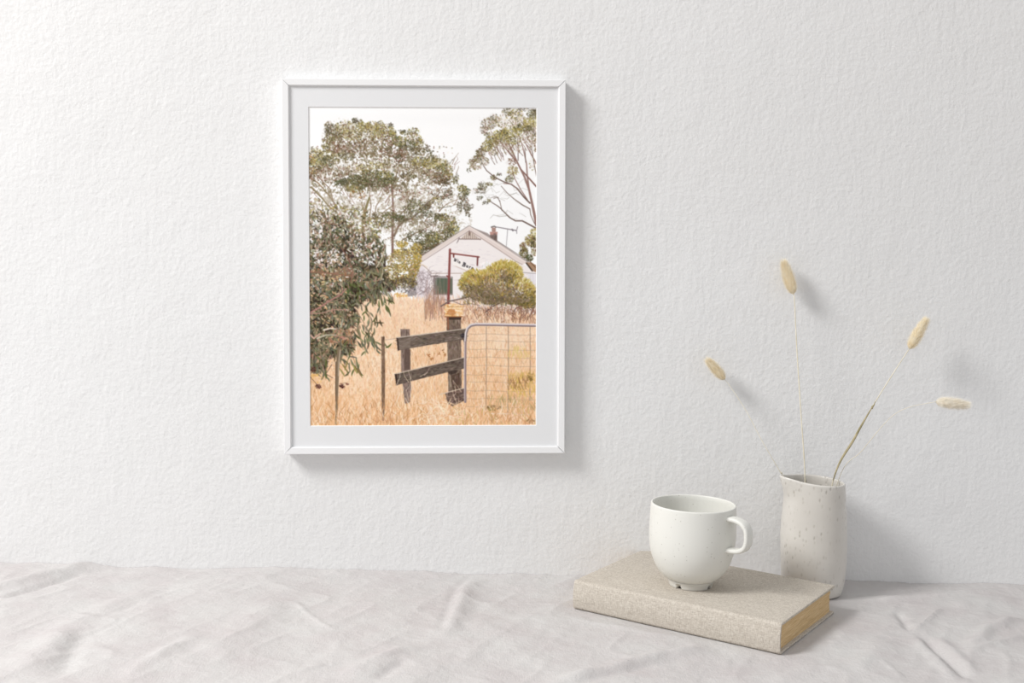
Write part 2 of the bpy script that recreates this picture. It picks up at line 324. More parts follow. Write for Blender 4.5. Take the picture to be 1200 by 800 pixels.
    line([(527, 295.4), (545, 297.8), (561, 299.8)], 1.6, 1.5, RD); line([(527, 294.6), (545, 297), (561, 299)], .5, .5, (178, 130, 124))
    line([(559.4, 299.6), (558.9, 309.5)], 2.0, 1.8, (120, 72, 70)); seg(531, 296.5, 531, 299.8, 2.0, 1.6, (120, 62, 58)); seg(523, 322, 524.4, 323.5, 1.6, 1.4, RD)
    INK = (62, 58, 62)

    def glyph(x, y, s, strokes, w=.75, al=.9):
        r = math.radians(24)
        for st in strokes:
            pts = [(x + (u * math.cos(r) - v * math.sin(r)) * s, y + (u * math.sin(r) + v * math.cos(r)) * s) for u, v in st]
            line(pts, w, w, INK, al)
    G = {'W': [[(0, -3), (.6, 0), (1.3, -2), (2, 0), (2.6, -3)], [(-.3, -3), (.6, -2.8)]],
         'i': [[(0, -1.8), (.1, 0)], [(0, -2.8), (.1, -2.7)]],
         'n': [[(0, -1.8), (0, 0)], [(0, -1.3), (.8, -1.8), (1.3, -1.2), (1.3, 0)]],
         'B': [[(0, -3.4), (0, 0)], [(-.4, -3.4), (1.3, -3.3), (1.7, -2.6), (.3, -1.9)], [(.3, -1.9), (1.9, -1.5), (1.8, -.3), (-.3, 0)]],
         'u': [[(0, -1.8), (.1, -.4), (.7, 0), (1.3, -.5)], [(1.3, -1.8), (1.4, 0)]],
         'r': [[(0, -1.8), (0, 0)], [(0, -1.2), (.9, -1.8)]]}
    glyph(531.2, 304.2, 1.0, G['W'], .9); glyph(535.3, 305.8, 1.0, G['i'], .75); glyph(536.9, 306.8, 1.0, G['n'], .8)
    glyph(541.6, 310.3, 1.25, G['B'], 1.1); glyph(545.8, 311.4, 1.15, G['u'], .95); glyph(549.3, 312.8, 1.15, G['r'], .95); glyph(552.0, 314.0, 1.15, G['n'], .95)
    seg(555, 315, 556, 315.2, .9, .9, INK)

    # ---- round bush right
    B1 = (188, 164, 76); B2 = (152, 132, 64); B3 = (112, 96, 56); B4 = (140, 122, 106); B5 = (214, 196, 120); B6 = (80, 72, 46); B7 = (184, 142, 84)
    for y0 in range(0, 9):   # lower bare limbs
        x = 560 + y0 * 8; line([(x, 360), (x + R.uniform(-6, 6), 366), (x + R.uniform(-10, 10), 374)], .9, .5, (96, 70, 66), .7)
    line([(516, 358), (526, 352), (536, 350), (546, 347.5), (556, 344), (563, 339)], 1.7, 1.2, (118, 100, 94))
    line([(536, 349), (546, 346), (556, 343), (563, 338)], .9, .7, (206, 196, 192))
    line([(520, 350), (530, 352), (540, 356), (552, 355), (562, 357)], .8, .5, (130, 112, 108))
    line([(569, 365), (576, 359), (584, 355), (592, 352)], 1.6, 1.2, (80, 62, 60)); line([(576, 358), (576, 350), (577, 344)], 1.2, .9, (90, 74, 70))
    line([(600, 367), (605, 360), (612, 357), (620, 360)], 1.1, .8, (96, 74, 66))
    for cx, cy, rx, ry, n, pal in [
        (548, 323, 8, 6, 110, [B1, B2, B5]), (543, 332, 7, 8, 130, [B1, B2, B3]), (552, 318, 5, 4, 40, [B5, B7, B1]), (556, 328, 10, 8, 180, [B7, B2, B1, B4]),
        (566, 322, 10, 6, 130, [B7, B2, B1]), (578, 314, 8, 6, 110, [B1, B5, B7]), (588, 309, 9, 5, 110, [B5, B1, B1]), (600, 310, 8, 5, 100, [B1, B5, B2]), (607, 318, 6, 8, 90, [B1, B5, B2]),
        (572, 330, 12, 9, 220, [B2, B7, B4, B3]), (588, 320, 12, 9, 230, [B1, B2, B3, B7]), (600, 324, 9, 9, 160, [B2, B3, B1]), (592, 328, 9, 6, 110, [B3, B6, B4]),
        (612, 333, 9, 8, 150, [B1, B2, B5]), (621, 338, 7, 8, 130, [B1, B7, B2]), (626, 348, 5, 9, 120, [B2, B3, B1]), (616, 350, 11, 7, 170, [B2, B3, B6]),
        (552, 341, 10, 6, 140, [B2, B3, B4]), (564, 345, 14, 7, 200, [B4, B3, B4, B6]), (580, 345, 14, 7, 220, [B3, B4, B6, B2]), (598, 346, 13, 7, 220, [B3, B6, B2, B4]),
        (575, 351, 14, 4, 110, [B4, B3, B6]), (604, 353, 12, 4, 130, [B6, B3, B2]), (620, 357, 9, 4, 100, [B6, B3, B2]), (590, 338, 14, 5, 140, [B2, B4, B7]), (560, 336, 9, 5, 90, [B4, B2, B3])]:
        clump(cx, cy, rx, ry, n * 1.3, pal, 3.4, .8, .7, 0, 1, .3)
    clump(590, 352, 30, 5, 200, [B6, B3, B4], 3, .8, .7)
    clump(572, 348, 20, 5, 140, [B6, B4, B3], 3, .8, .7)
    for _ in range(420):   # sprays of fine needles over dark gaps
        x = R.uniform(540, 629); y = R.uniform(310, 356)
        if y < np.interp(x, [540, 548, 556, 566, 576, 588, 600, 608, 614, 622, 629], [328, 320, 318, 319, 311, 307, 308, 315, 328, 332, 340]) + 2: continue
        a = -1.57 + (x - 582) / 60 + R.gauss(0, .35); dk = R.random() < .25 + (y - 310) / 80
        leaf(x, y, a, R.uniform(4, 8), 1.0, vary(R.choice([B6, B3, B4]) if dk else R.choice([B1, B5, B7, B2])), .75)
    for cx, cy, rx, ry, n in [(575, 334, 12, 4, 60), (590, 340, 18, 5, 110), (562, 342, 16, 5, 110), (600, 350, 24, 5, 140), (548, 336, 8, 5, 40), (592, 322, 8, 6, 50), (556, 349, 16, 3, 70), (575, 352, 18, 3, 80)]:
        clump(cx, cy, rx, ry, n, [B4, B6, B3, (150, 124, 104), (168, 148, 132)], 3.6, .7, .7, 0, 1, .25)
    for _ in range(70):
        x = R.uniform(545, 620); y = R.uniform(334, 354); a = R.uniform(-2.6, -.4); l = R.uniform(4, 10)
        line([(x, y), (x + l * math.cos(a), y + l * math.sin(a) * .6)], .7, .4, R.choice([(110, 88, 78), (150, 130, 118), (84, 68, 58)]), .7)
    clump(570, 309, 7, 3, 70, [WH, (248, 242, 240)], 3, 1.4, .8, 0, 1, .4)
    for _ in range(300):   # bristling rim
        t_ = R.random(); x = 540 + t_ * 88
        y = np.interp(x, [540, 548, 556, 566, 576, 588, 600, 608, 614, 622, 629], [328, 318, 315, 317, 309, 304, 305, 311, 325, 329, 338]) + R.uniform(-1, 4)
        a = math.atan2(-1, (x - 585) / 40) + R.gauss(0, .3)
        leaf(x, y, a, R.uniform(3, 6), .9, vary(R.choice([B1, B5, B2])), .85)
    clump(590, 362, 36, 5, 170, [(150, 104, 80), (110, 76, 62), (186, 140, 112), B4], 3, .8, .6)
    clump(575, 362, 30, 4, 60, [(230, 212, 200), GR], 3, 1, .6)

    # ---- yellow wattle
    Y1 = (200, 170, 88); Y2 = (172, 144, 70); Y3 = (226, 206, 150); Y4 = (144, 126, 74); Y5 = (96, 82, 58)
    for cx, cy, rx, ry, n, pal in [(470, 285, 7, 4, 60, [Y1, Y3, Y2]), (488, 288, 6, 4, 70, [Y1, Y2, Y3]), (482, 293, 10, 4, 70, [Y1, Y5, Y3]), (465, 295, 7, 5, 90, [Y3, Y1, Y4]),
                                   (488, 302, 5, 8, 120, [Y1, Y2, Y1]), (476, 302, 8, 8, 110, [Y3, Y4, (168, 148, 128), Y1]), (460, 303, 9, 7, 100, [Y3, Y4, PK, (150, 130, 100)]), (470, 313, 8, 6, 100, [Y1, Y4, Y2]),
                                   (484, 315, 6, 7, 100, [Y2, Y4, (170, 130, 100)]), (458, 315, 9, 6, 90, [Y4, BR, Y3]), (478, 325, 10, 6, 120, [Y4, Y2, Y5]), (462, 326, 10, 7, 130, [Y3, Y4, BR, Y5]), (487, 311, 4, 3, 40, [Y1, Y2])]:
        clump(cx, cy, rx, ry, n, pal + [Y4, OL], 2.8, 1.4, .8, 0, 1, .2)
    clump(474, 331, 14, 6, 150, [Y5, (92, 84, 74), (120, 104, 84), Y4], 2.8, 1.4, .8)
    clump(474, 338, 12, 4, 60, [(84, 76, 76), (120, 108, 104), (200, 190, 190)], 2.8, 1.0, .8)
    clump(468, 345, 8, 3, 40, [(222, 176, 90), GO], 2.8, 1.2, .7)

    # ---- near gum shrub on the left: dark mass, then leaves
    S1 = (116, 112, 84); S2 = (76, 70, 50); S3 = (136, 108, 86); S4 = (196, 180, 156); S5 = (50, 42, 32); S6 = (140, 136, 106); S7 = (176, 138, 116); S8 = (100, 102, 84); S9 = (90, 98, 56)
    for cx, cy, rx, ry, n in [(372, 268, 16, 22, 190), (395, 275, 18, 22, 300), (415, 290, 18, 22, 320), (378, 300, 22, 26, 560), (408, 318, 24, 20, 620), (436, 300, 16, 26, 330), (440, 325, 14, 14, 330),
                              (375, 340, 22, 26, 900), (405, 345, 22, 16, 620), (430, 342, 16, 9, 280), (372, 375, 16, 26, 760), (392, 375, 16, 22, 560), (376, 405, 20, 16, 720), (398, 404, 16, 12, 420), (412, 378, 8, 18, 110), (370, 425, 12, 12, 260), (452, 334, 12, 6, 120)]:
        clump(cx, cy, rx, ry, n * .42, [S2, S5, S2, S3, S5], 5.0, 2.2, .8, .5, 1, .75)
        clump(cx, cy, rx, ry, n * .5, [S1, S2, S8, S6, S8, S1, S7, S5], 7.6, 1.6, .85, .75, 1, 0)
    for cx, cy, rx, ry, n in [(372, 245, 12, 14, 60), (395, 250, 16, 14, 90), (418, 255, 14, 16, 110), (436, 268, 10, 14, 90)]:
        clump(cx, cy, rx, ry, n, [S1, S3, S6, S2, OL, YG], 3.6, 1.6, .8, .3)
    for cx, cy, rx, ry, n, pal in [(372, 310, 14, 12, 40, [S5, S2]), (378, 378, 14, 9, 60, [S5, S5, S2]), (366, 350, 8, 14, 50, [S5, S2]), (405, 296, 10, 7, 40, [S5, (60, 40, 34)]), (400, 320, 14, 8, 60, [(146, 112, 88), S3]),
                                   (375, 318, 14, 5, 36, [(160, 122, 96), S3]), (400, 395, 16, 10, 50, [(160, 118, 90), S7]), (415, 340, 12, 10, 50, [S5, S9])]:
        clump(cx, cy, rx, ry, n, pal, 5, 2, .85, .4)
    clump(392, 290, 34, 44, 220, [S4, (216, 200, 180), (150, 150, 130), S7, (238, 226, 218)], 4.2, 1.4, .8, .35)
    clump(384, 352, 24, 60, 230, [S4, S6, S7, (222, 190, 150), (226, 186, 140)], 4.0, 1.5, .8, .4)
    clump(368, 256, 10, 30, 60, [(250, 244, 244), S4], 3.4, 1.8, .8)
    clump(425, 285, 10, 24, 60, [(246, 240, 240), S4], 3.4, 1.6, .8)
    clump(392, 300, 10, 12, 30, [(246, 240, 240)], 3.0, 1.8, .8)
    clump(372, 299, 6, 8, 24, [(246, 236, 236)], 3.0, 1.8, .8)
    for pts, w1, w2, c in [([(361, 366), (372, 360), (384, 352), (398, 344), (404, 338)], 2.2, 1.4, (172, 126, 116)), ([(361, 367), (376, 366), (390, 362), (404, 362)], 1.4, .9, (178, 138, 124)),
                           ([(361, 318), (374, 318), (392, 320), (410, 322)], 1.6, 1.0, (140, 104, 84)), ([(366, 306), (374, 300), (382, 292), (388, 284)], 1.2, .8, (110, 84, 66)),
                           ([(410, 330), (412, 315), (406, 300), (398, 288)], 1.4, .8, (140, 100, 84)), ([(378, 386), (386, 384), (392, 385)], 2.4, 1.0, (232, 218, 200)), ([(398, 382), (400, 374)], 2.2, 1.4, (170, 172, 152)),
                           ([(370, 396), (380, 392), (392, 392)], 2.0, 1.0, (196, 188, 166)), ([(362, 392), (366, 396), (374, 390)], 2.0, 1.2, (214, 172, 156)), ([(440, 312), (446, 302), (450, 290)], 1.3, .8, (214, 202, 176)), ([(446, 326), (448, 312)], 1.2, .8, (190, 180, 150))]:
        line(pts, w1, w2, c, .95)
    # hanging leaf fringe
    FR = [(436, 345), (439, 352), (443, 356), (446, 353), (450, 351), (452, 361), (455, 366), (456, 351), (459, 352), (433, 350), (430, 356), (426, 346), (434, 368), (440, 372), (430, 378), (438, 378), (445, 378),
          (425, 372), (432, 386), (437, 388), (428, 392), (434, 396), (424, 384), (420, 390), (426, 400), (420, 404), (414, 398), (430, 404), (436, 402), (442, 402), (428, 410), (424, 414),
          (404, 424), (408, 430), (412, 436), (405, 438), (418, 432), (421, 438), (416, 424), (398, 418), (380, 425), (374, 432), (377, 440), (369, 438), (366, 430), (386, 412), (390, 418), (442, 412), (440, 406), (451, 404), (454, 405)]
    for x, y in FR:
        a = R.gauss(1.45, .45) if x < 440 or y < 400 else R.gauss(1.1, .8)
        if 440 < x and y < 370: a = 1.0 + (460 - x) * .03
        leaf(x, y, a, R.uniform(8, 13), 2.0, vary(R.choice([S9, S2, S1, S8]), 8), .95, R.uniform(-1.2, 1.2))
    for x0, y0, x1, y1 in [(436, 336, 452, 352), (428, 340, 444, 362), (420, 350, 436, 380), (416, 362, 430, 396), (412, 380, 424, 410), (402, 398, 416, 432), (392, 410, 404, 434), (372, 410, 378, 440), (424, 380, 440, 404), (446, 334, 458, 346)]:
        line([(x0, y0), ((x0 + x1) / 2 + 2, (y0 + y1) / 2 - 1), (x1, y1)], .8, .5, (120, 92, 72), .8)
        for _ in range(11):
            t_ = R.random(); x = x0 + (x1 - x0) * t_; y = y0 + (y1 - y0) * t_
            leaf(x + R.uniform(-3, 5), y + R.uniform(0, 6), R.gauss(1.3, .45), R.uniform(7, 12), 1.7, vary(R.choice([S9, S2, S1, S8, S6])), .9, R.uniform(-1.2, 1.2))
    leaf(443, 377.5, .05, 12, 1.8, S2); leaf(455.5, 351.5, .3, 9, 2, S2, 1, -1); leaf(453, 361, 1.05, 14, 2.2, S9, 1, 1.2)
    for x, y in [(402, 431), (417, 434), (399, 436), (414, 432), (420, 437), (404, 428)]:
        leaf(x, y, R.choice([1.9, 1.0, 1.15]), 14, 1.9, vary((140, 128, 72)), .95, R.uniform(-1, 1))
    # shrub stem
    line([(396, 408), (394.5, 420), (393.6, 436), (392.8, 460), (392.4, 480), (391.5, 498)], 5.0, 2.0, (128, 110, 88), .95)
    line([(397, 410), (395.4, 424), (394.6, 440)], 1.6, 1.2, (176, 160, 140)); line([(391.8, 424), (391.4, 455), (391.6, 470)], 1.2, 1.0, (82, 62, 50), .85)
    line([(387, 427), (380, 438), (388, 443)], .8, .6, (112, 84, 72)); clump(399, 453, 3, 2, 16, [(96, 52, 46), (64, 36, 32)], 2.4, 1.6); clump(405, 450, 1.5, 1.2, 6, [(130, 80, 66)], 2, 1.2)
    clump(371, 453, 3, 2.4, 20, [(84, 50, 44), (120, 78, 66)], 2.4, 1.6); clump(366, 433, 4, 3, 20, [(84, 56, 46), (120, 78, 66)], 2.4, 1.6)
    line([(362, 442), (367, 448), (371, 453)], .9, .6, (112, 78, 66)); line([(396, 450), (402, 449), (407, 450)], .6, .5, (120, 84, 70))
    clump(368, 443, 8, 6, 40, [(226, 180, 96), GM], 3, 1.6, .5)

    # ---- fence: thin post, square post, rails, stout post, gate
    def plank(pts, col, dark, light, n, ang):
        poly(pts, col)
        xs = [p[0] for p in pts]; ys = [p[1] for p in pts]
        for _ in range(n):
            x = R.uniform(min(xs), max(xs)); y = R.uniform(min(ys), max(ys))
            inside = False
            for i in range(len(pts)):
                x1, y1 = pts[i]; x2, y2 = pts[(i + 1) % len(pts)]
                if (y1 > y) != (y2 > y) and x < (x2 - x1) * (y - y1) / (y2 - y1) + x1: inside = not inside
            if inside:
                a = ang + R.gauss(0, .12); leaf(x, y, a, R.uniform(2, 7), R.uniform(.5, 1.3), vary(R.choice([dark, light, dark, col])), .55)
    TP = (124, 104, 92); TD = (84, 68, 60); TL = (164, 146, 134)
    plank([(445.4, 394), (449.4, 394), (449.8, 440), (449.2, 478), (448, 494), (446, 494), (445.6, 470)], (128, 104, 84), (90, 68, 54), (168, 142, 116), 120, 1.57)
    seg(450, 398, 464, 396, .5, .5, (150, 128, 116), .7)
    plank([(468, 385), (479, 385), (479.6, 430), (480.5, 458), (479, 472), (473, 474), (469, 440)], (142, 122, 112), TD, TL, 170, 1.57)
    seg(475.2, 386, 475.2, 393, .8, .8, TD); poly([(472.5, 409), (480, 409), (479.6, 433), (472.2, 434)], (90, 72, 64), .75)
    # stout post with lichen-covered cap
    plank([(522.5, 370), (539.5, 370), (540.5, 472), (525, 474)], (124, 106, 92), TD, TL, 420, 1.57)
    poly([(523, 371), (540, 371), (539.8, 374), (523, 374)], (58, 44, 38), .85); poly([(523, 371), (525.2, 371), (525.6, 386), (523.4, 386)], (150, 96, 70), .8)
    poly([(521.5, 356), (531, 354.5), (541, 357), (541.6, 363), (541, 370.5), (520.5, 370.5), (521.2, 364)], (236, 196, 150))
    for _ in range(150): leaf(R.uniform(521, 541), R.uniform(356.5, 370), R.uniform(-.5, .5), R.uniform(1.5, 4), 1.4, vary(R.choice([(246, 214, 168), (226, 160, 92), (250, 230, 206), (238, 190, 130)])), .7)
    poly([(525, 361.5), (532, 361.5), (533.5, 367), (530, 369.5), (522.5, 367)], (184, 118, 66), .65); seg(524, 358.6, 540, 358.6, .9, .8, (190, 140, 92), .8); seg(533, 363, 540, 363.5, 1.4, 1, (252, 232, 206)); seg(520.5, 370.4, 541.2, 370.4, 1.1, 1.1, (146, 92, 58))
    # rails
    plank([(463.4, 395), (500, 390.3), (545.5, 384.4), (546, 397), (500, 404.3), (464.6, 410.6)], (110, 96, 86), (72, 60, 52), (150, 136, 124), 620, -.14)
    line([(463.4, 395.2), (500, 390.6), (545.5, 384.6)], 1.0, .9, (206, 192, 178)); poly([(463.2, 395.6), (465, 395.6), (466.6, 410), (464.8, 411)], (64, 48, 42))
    poly([(466, 398), (480, 396), (480, 407), (467, 409.6)], (146, 130, 118), .5)
    plank([(461.4, 438.4), (500, 429), (544.5, 418.3), (545, 431.5), (500, 442), (463.5, 451.5)], (104, 90, 80), (62, 50, 44), (142, 128, 116), 620, -.22)
    line([(461.4, 438.4), (500, 429.2), (544.5, 418.6)], 1.0, .9, (204, 188, 172)); poly([(461, 438.6), (463.4, 438.2), (464.8, 451), (463, 452.4)], (58, 44, 38))
    poly([(524, 435.6), (536, 433.6), (535, 437), (526, 440)], (60, 48, 42), .85)
    plank([(528, 440), (538, 437), (538, 457), (530, 458)], (92, 72, 60), TD, TL, 60, 1.57)
    plank([(521, 461), (544, 455), (544, 470), (530, 477), (524, 474)], (112, 92, 82), (66, 48, 42), (176, 152, 136), 160, -.2)
    line([(514, 463), (530, 458.6), (544, 455)], 1.0, 1.0, (216, 196, 176))
    # hinge
    leaf(542, 393, .2, 7, 6, (52, 46, 50)); leaf(540.5, 392.6, .2, 4, 3, (74, 66, 68)); seg(542, 396, 544, 401, 2, 1.6, (96, 78, 70))
    # gate frame: bent tube
    top = [(544.2, 471), (544, 440), (544.2, 400), (545, 390), (547, 384), (551, 380.4), (557, 379.2), (580, 379.4), (605, 380), (629, 380.4)]
    line([(x + .5, y + .5) for x, y in top], 2.8, 3.4, (132, 118, 122)); line([(x - .1, y - .5) for x, y in top], 1.6, 1.9, (222, 212, 212))
    line([(x + .7, y + .2) for x, y in top[:3]], 2.4, 2.0, (150, 130, 130), .75)
    for x, ye in [(555, 470), (569.6, 482), (595.6, 484), (621.6, 474)]:
        line([(x, 382), (x + .3, 420), (x - .4, ye)], .8, .8, (140, 120, 108) if x > 560 else (206, 170, 140), .8 if x > 560 else .4)
    for y in (391.6, 399.6, 409.6, 419.2, 429, 440, 448.5, 459, 468.5, 478):
        line([(546, y - .8), (558, y), (570, y - 1), (596, y + .6), (629, y + 1)], .55, .55, (168, 142, 122), .6)
    # green in the grass behind and under the gate
    blades(220, 572, 628, 466, 484, [(206, 184, 124), (176, 160, 104), (140, 126, 84), GO], 3, 7, .8, .5)
    blades(180, 596, 628, 440, 466, [(224, 184, 96), (206, 170, 88)], 4, 9, .9, .5); blades(90, 596, 622, 408, 422, [(226, 196, 124)], 3, 6, .9, .5)
    blades(60, 596, 620, 446, 458, [(150, 110, 70)], 3, 7, .8, .6); clump(622, 442, 3, 5, 20, [(130, 104, 60)], 3, 1.2, .7); clump(578, 479, 10, 3, 40, [(120, 92, 66), (150, 130, 76)], 3, 1.2, .7); clump(508, 414, 0.1, .1, 1, [GB])
    for cx, cy in [(503, 419), (501, 416), (514, 414), (520, 416), (505, 421), (519, 411)]: clump(cx, cy, 1.8, 2, 7, [(150, 96, 54), (176, 120, 70)], 2, 1.2, .8)
    seg(574, 485.8, 606, 486.4, 1.0, .8, (240, 226, 208), .8); seg(608, 487.4, 622, 487, .8, .7, (232, 214, 196), .7)
    # ---- foreground grass over the feet of everything
    blades(520, 361, 631, 478, 506, [GL, GM, GP, GO, GB], 6, 15, .9, .7, .4)
    blades(110, 361, 500, 474, 505, [(200, 140, 86), (176, 116, 70)], 4, 12, .9, .6, .4)
    blades(90, 520, 631, 484, 505, [(206, 150, 100), (176, 126, 80), (196, 176, 96)], 3, 9, .9, .6, .5)
    blades(45, 460, 545, 440, 482, [GP, GL, (246, 220, 200)], 8, 20, .7, .75, .45)
    for _ in range(60):   # the pale tussock at the foot of the post
        x = R.uniform(498, 530); y = R.uniform(480, 503); s = R.choice([-1, 1])
        line([(x, y), (x + s * R.uniform(2, 6), y - R.uniform(5, 10)), (x + s * R.uniform(6, 15), y - R.uniform(6, 14)), (x + s * R.uniform(12, 22), y - R.uniform(4, 12))], .9, .5, vary(R.choice([GP, GL, (240, 208, 176), GO]), 8), .75)
    clump(624, 495, 6, 3, 12, [(120, 90, 60)], 3, 1.2, .5)
    # ---- soft, slightly washed print at half the painting size
    q = img.reshape(PH * 2, SS // 2, PW * 2, SS // 2, 3).mean((1, 3))
    k = q.copy(); k[1:-1] = q[1:-1] * .5 + (q[2:] + q[:-2]) * .25
    j = k.copy(); j[:, 1:-1] = k[:, 1:-1] * .5 + (k[:, 2:] + k[:, :-2]) * .25
    return np.clip(j, 0, 255)
import bpy, bmesh
from mathutils import Vector, Matrix

C = bpy.context.scene.collection
SC = bpy.context.scene

# ---------------------------------------------------------------- camera
F_PX, SHIFT_PX = 1379.25, 57.83
PITCH, ROLL, YAW = (math.radians(v) for v in (2.3642, 1.7672, 1.7689))
CAM = Vector((-.003, -1.2937, .3668))
fw = Vector((math.sin(YAW) * math.cos(PITCH), math.cos(YAW) * math.cos(PITCH), -math.sin(PITCH)))
rt0 = Vector((math.cos(YAW), -math.sin(YAW), 0)); up0 = rt0.cross(fw)
rt = rt0 * math.cos(ROLL) + up0 * math.sin(ROLL); up = up0 * math.cos(ROLL) - rt0 * math.sin(ROLL)
cd = bpy.data.cameras.new('camera'); cam = bpy.data.objects.new('camera', cd); C.objects.link(cam)
cd.sensor_width = 36; cd.lens = F_PX / 1200 * 36; cd.shift_y = -SHIFT_PX / 1200; cd.clip_start = .01
cam.matrix_world = Matrix(((rt.x, up.x, -fw.x, CAM.x), (rt.y, up.y, -fw.y, CAM.y), (rt.z, up.z, -fw.z, CAM.z), (0, 0, 0, 1)))
SC.camera = cam


def ray(px, py):
    return (fw + rt * ((px - 600) / F_PX) - up * ((py - 400 + SHIFT_PX) / F_PX)).normalized()


def on_table(px, py, z=0.0):
    d = ray(px, py); return CAM + d * ((z - CAM.z) / d.z)


def on_depth(px, py, y):
    d = ray(px, py); return CAM + d * ((y - CAM.y) / d.y)


# ---------------------------------------------------------------- materials
def mat(name, col, rough=.7, spec=.3, bump=None, mott=None, build=None):
    m = bpy.data.materials.new(name); m.use_nodes = True
    nt = m.node_tree; b = nt.nodes['Principled BSDF']
    b.inputs['Base Color'].default_value = (*col, 1); b.inputs['Roughness'].default_value = rough
    b.inputs['Specular IOR Level'].default_value = spec
    tc = nt.nodes.new('ShaderNodeTexCoord')
    if build: build(nt, b, tc)
    return m


def node(nt, kind, **kw):
    n = nt.nodes.new(kind)
    for k, v in kw.items():
        if k in n.inputs.keys(): n.inputs[k].default_value = v
        else: setattr(n, k, v)
    return n


def noise(nt, tc, scale, detail=3, rough=.5, vec=None):
    n = node(nt, 'ShaderNodeTexNoise', Scale=scale, Detail=detail, Roughness=rough)
    nt.links.new(vec or tc.outputs['Object'], n.inputs['Vector']); return n


def ramp(nt, src, stops):
    r = nt.nodes.new('ShaderNodeValToRGB'); e = r.color_ramp.elements
    while len(e) < len(stops): e.new(.5)
    for k, (p, c) in enumerate(stops):
        e[k].position = p; e[k].color = (*c, 1) if len(c) == 3 else c
    nt.links.new(src, r.inputs[0]); return r


def bumpn(nt, b, src, strength, dist, prev=None):
    n = node(nt, 'ShaderNodeBump', Strength=strength, Distance=dist)
    nt.links.new(src, n.inputs['Height'])
    if prev: nt.links.new(prev.outputs[0], n.inputs['Normal'])
    nt.links.new(n.outputs[0], b.inputs['Normal']); return n


def g(v): return (v, v, v)


def b_wall(nt, b, tc):
    # rolled emulsion paint: rounded pimples, a faint vertical drag and wide unevenness
    n1 = noise(nt, tc, 210, 2, .55); n2 = noise(nt, tc, 70, 3, .5)
    mp = node(nt, 'ShaderNodeMapping'); mp.inputs['Scale'].default_value = (1, 1, .22)
    nt.links.new(tc.outputs['Object'], mp.inputs[0]); n3 = noise(nt, tc, 120, 2, .5, mp.outputs[0])
    n4 = noise(nt, tc, 9, 2, .5)
    a = bumpn(nt, b, n1.outputs[0], .55, .0011); a = bumpn(nt, b, n2.outputs[0], .5, .0011, a)
    a = bumpn(nt, b, n3.outputs[0], .35, .0009, a); bumpn(nt, b, n4.outputs[0], .5, .004, a)
    c = ramp(nt, noise(nt, tc, 3.5, 3).outputs[0], [(.3, (.775, .772, .768)), (.7, (.80, .80, .80))])
    nt.links.new(c.outputs[0], b.inputs['Base Color'])


def b_cloth(nt, b, tc):
    mp = node(nt, 'ShaderNodeMapping'); mp.inputs['Scale'].default_value = (1, .12, 1)
    nt.links.new(tc.outputs['Object'], mp.inputs[0])
    mp2 = node(nt, 'ShaderNodeMapping'); mp2.inputs['Scale'].default_value = (.12, 1, 1)
    nt.links.new(tc.outputs['Object'], mp2.inputs[0])
    w1 = noise(nt, tc, 900, 2, .6, mp.outputs[0]); w2 = noise(nt, tc, 900, 2, .6, mp2.outputs[0])
    ad = node(nt, 'ShaderNodeMath', operation='ADD'); nt.links.new(w1.outputs[0], ad.inputs[0]); nt.links.new(w2.outputs[0], ad.inputs[1])
    a = bumpn(nt, b, ad.outputs[0], .5, .0004)
    n = noise(nt, tc, 75, 6, .68); a = bumpn(nt, b, n.outputs[0], .5, .0034, a)
    c = ramp(nt, noise(nt, tc, 16, 5, .6).outputs[0], [(.3, (.545, .510, .505)), (.5, (.575, .552, .543)), (.68, (.60, .587, .575))])
    fl = ramp(nt, noise(nt, tc, 420, 1).outputs[0], [(.78, g(1)), (.84, g(.72))])
    mx = node(nt, 'ShaderNodeMix', data_type='RGBA', blend_type='MULTIPLY'); mx.inputs[0].default_value = 1
    nt.links.new(c.outputs[0], mx.inputs[6]); nt.links.new(fl.outputs[0], mx.inputs[7])
    nt.links.new(mx.outputs[2], b.inputs['Base Color'])


def b_linen(nt, b, tc):
    s = []
    for ax in (0, 1):
        mp = node(nt, 'ShaderNodeMapping'); sc = [1, 1, 1]; sc[ax] = .13; 
        if ax: sc[2] = .13
        mp.inputs['Scale'].default_value = sc; nt.links.new(tc.outputs['Object'], mp.inputs[0])
        s.append(noise(nt, tc, 1900, 2, .6, mp.outputs[0]))
    ad = node(nt, 'ShaderNodeMath', operation='ADD'); nt.links.new(s[0].outputs[0], ad.inputs[0]); nt.links.new(s[1].outputs[0], ad.inputs[1])
    bumpn(nt, b, ad.outputs[0], .7, .0006)
    hv = node(nt, 'ShaderNodeMath', operation='MULTIPLY'); nt.links.new(ad.outputs[0], hv.inputs[0]); hv.inputs[1].default_value = .5
    c = ramp(nt, hv.outputs[0], [(.38, (.44, .39, .335)), (.5, (.57, .52, .45)), (.62, (.68, .63, .56))])
    nt.links.new(c.outputs[0], b.inputs['Base Color'])


def b_pages(nt, b, tc):
    mp = node(nt, 'ShaderNodeMapping'); mp.inputs['Scale'].default_value = (.02, .02, 1)
    nt.links.new(tc.outputs['Object'], mp.inputs[0])
    n = noise(nt, tc, 2600, 3, .6, mp.outputs[0]); bumpn(nt, b, n.outputs[0], .6, .0003)
    c = ramp(nt, n.outputs[0], [(.3, (.50, .34, .17)), (.5, (.68, .49, .27)), (.7, (.76, .60, .38))])
    nt.links.new(c.outputs[0], b.inputs['Base Color'])


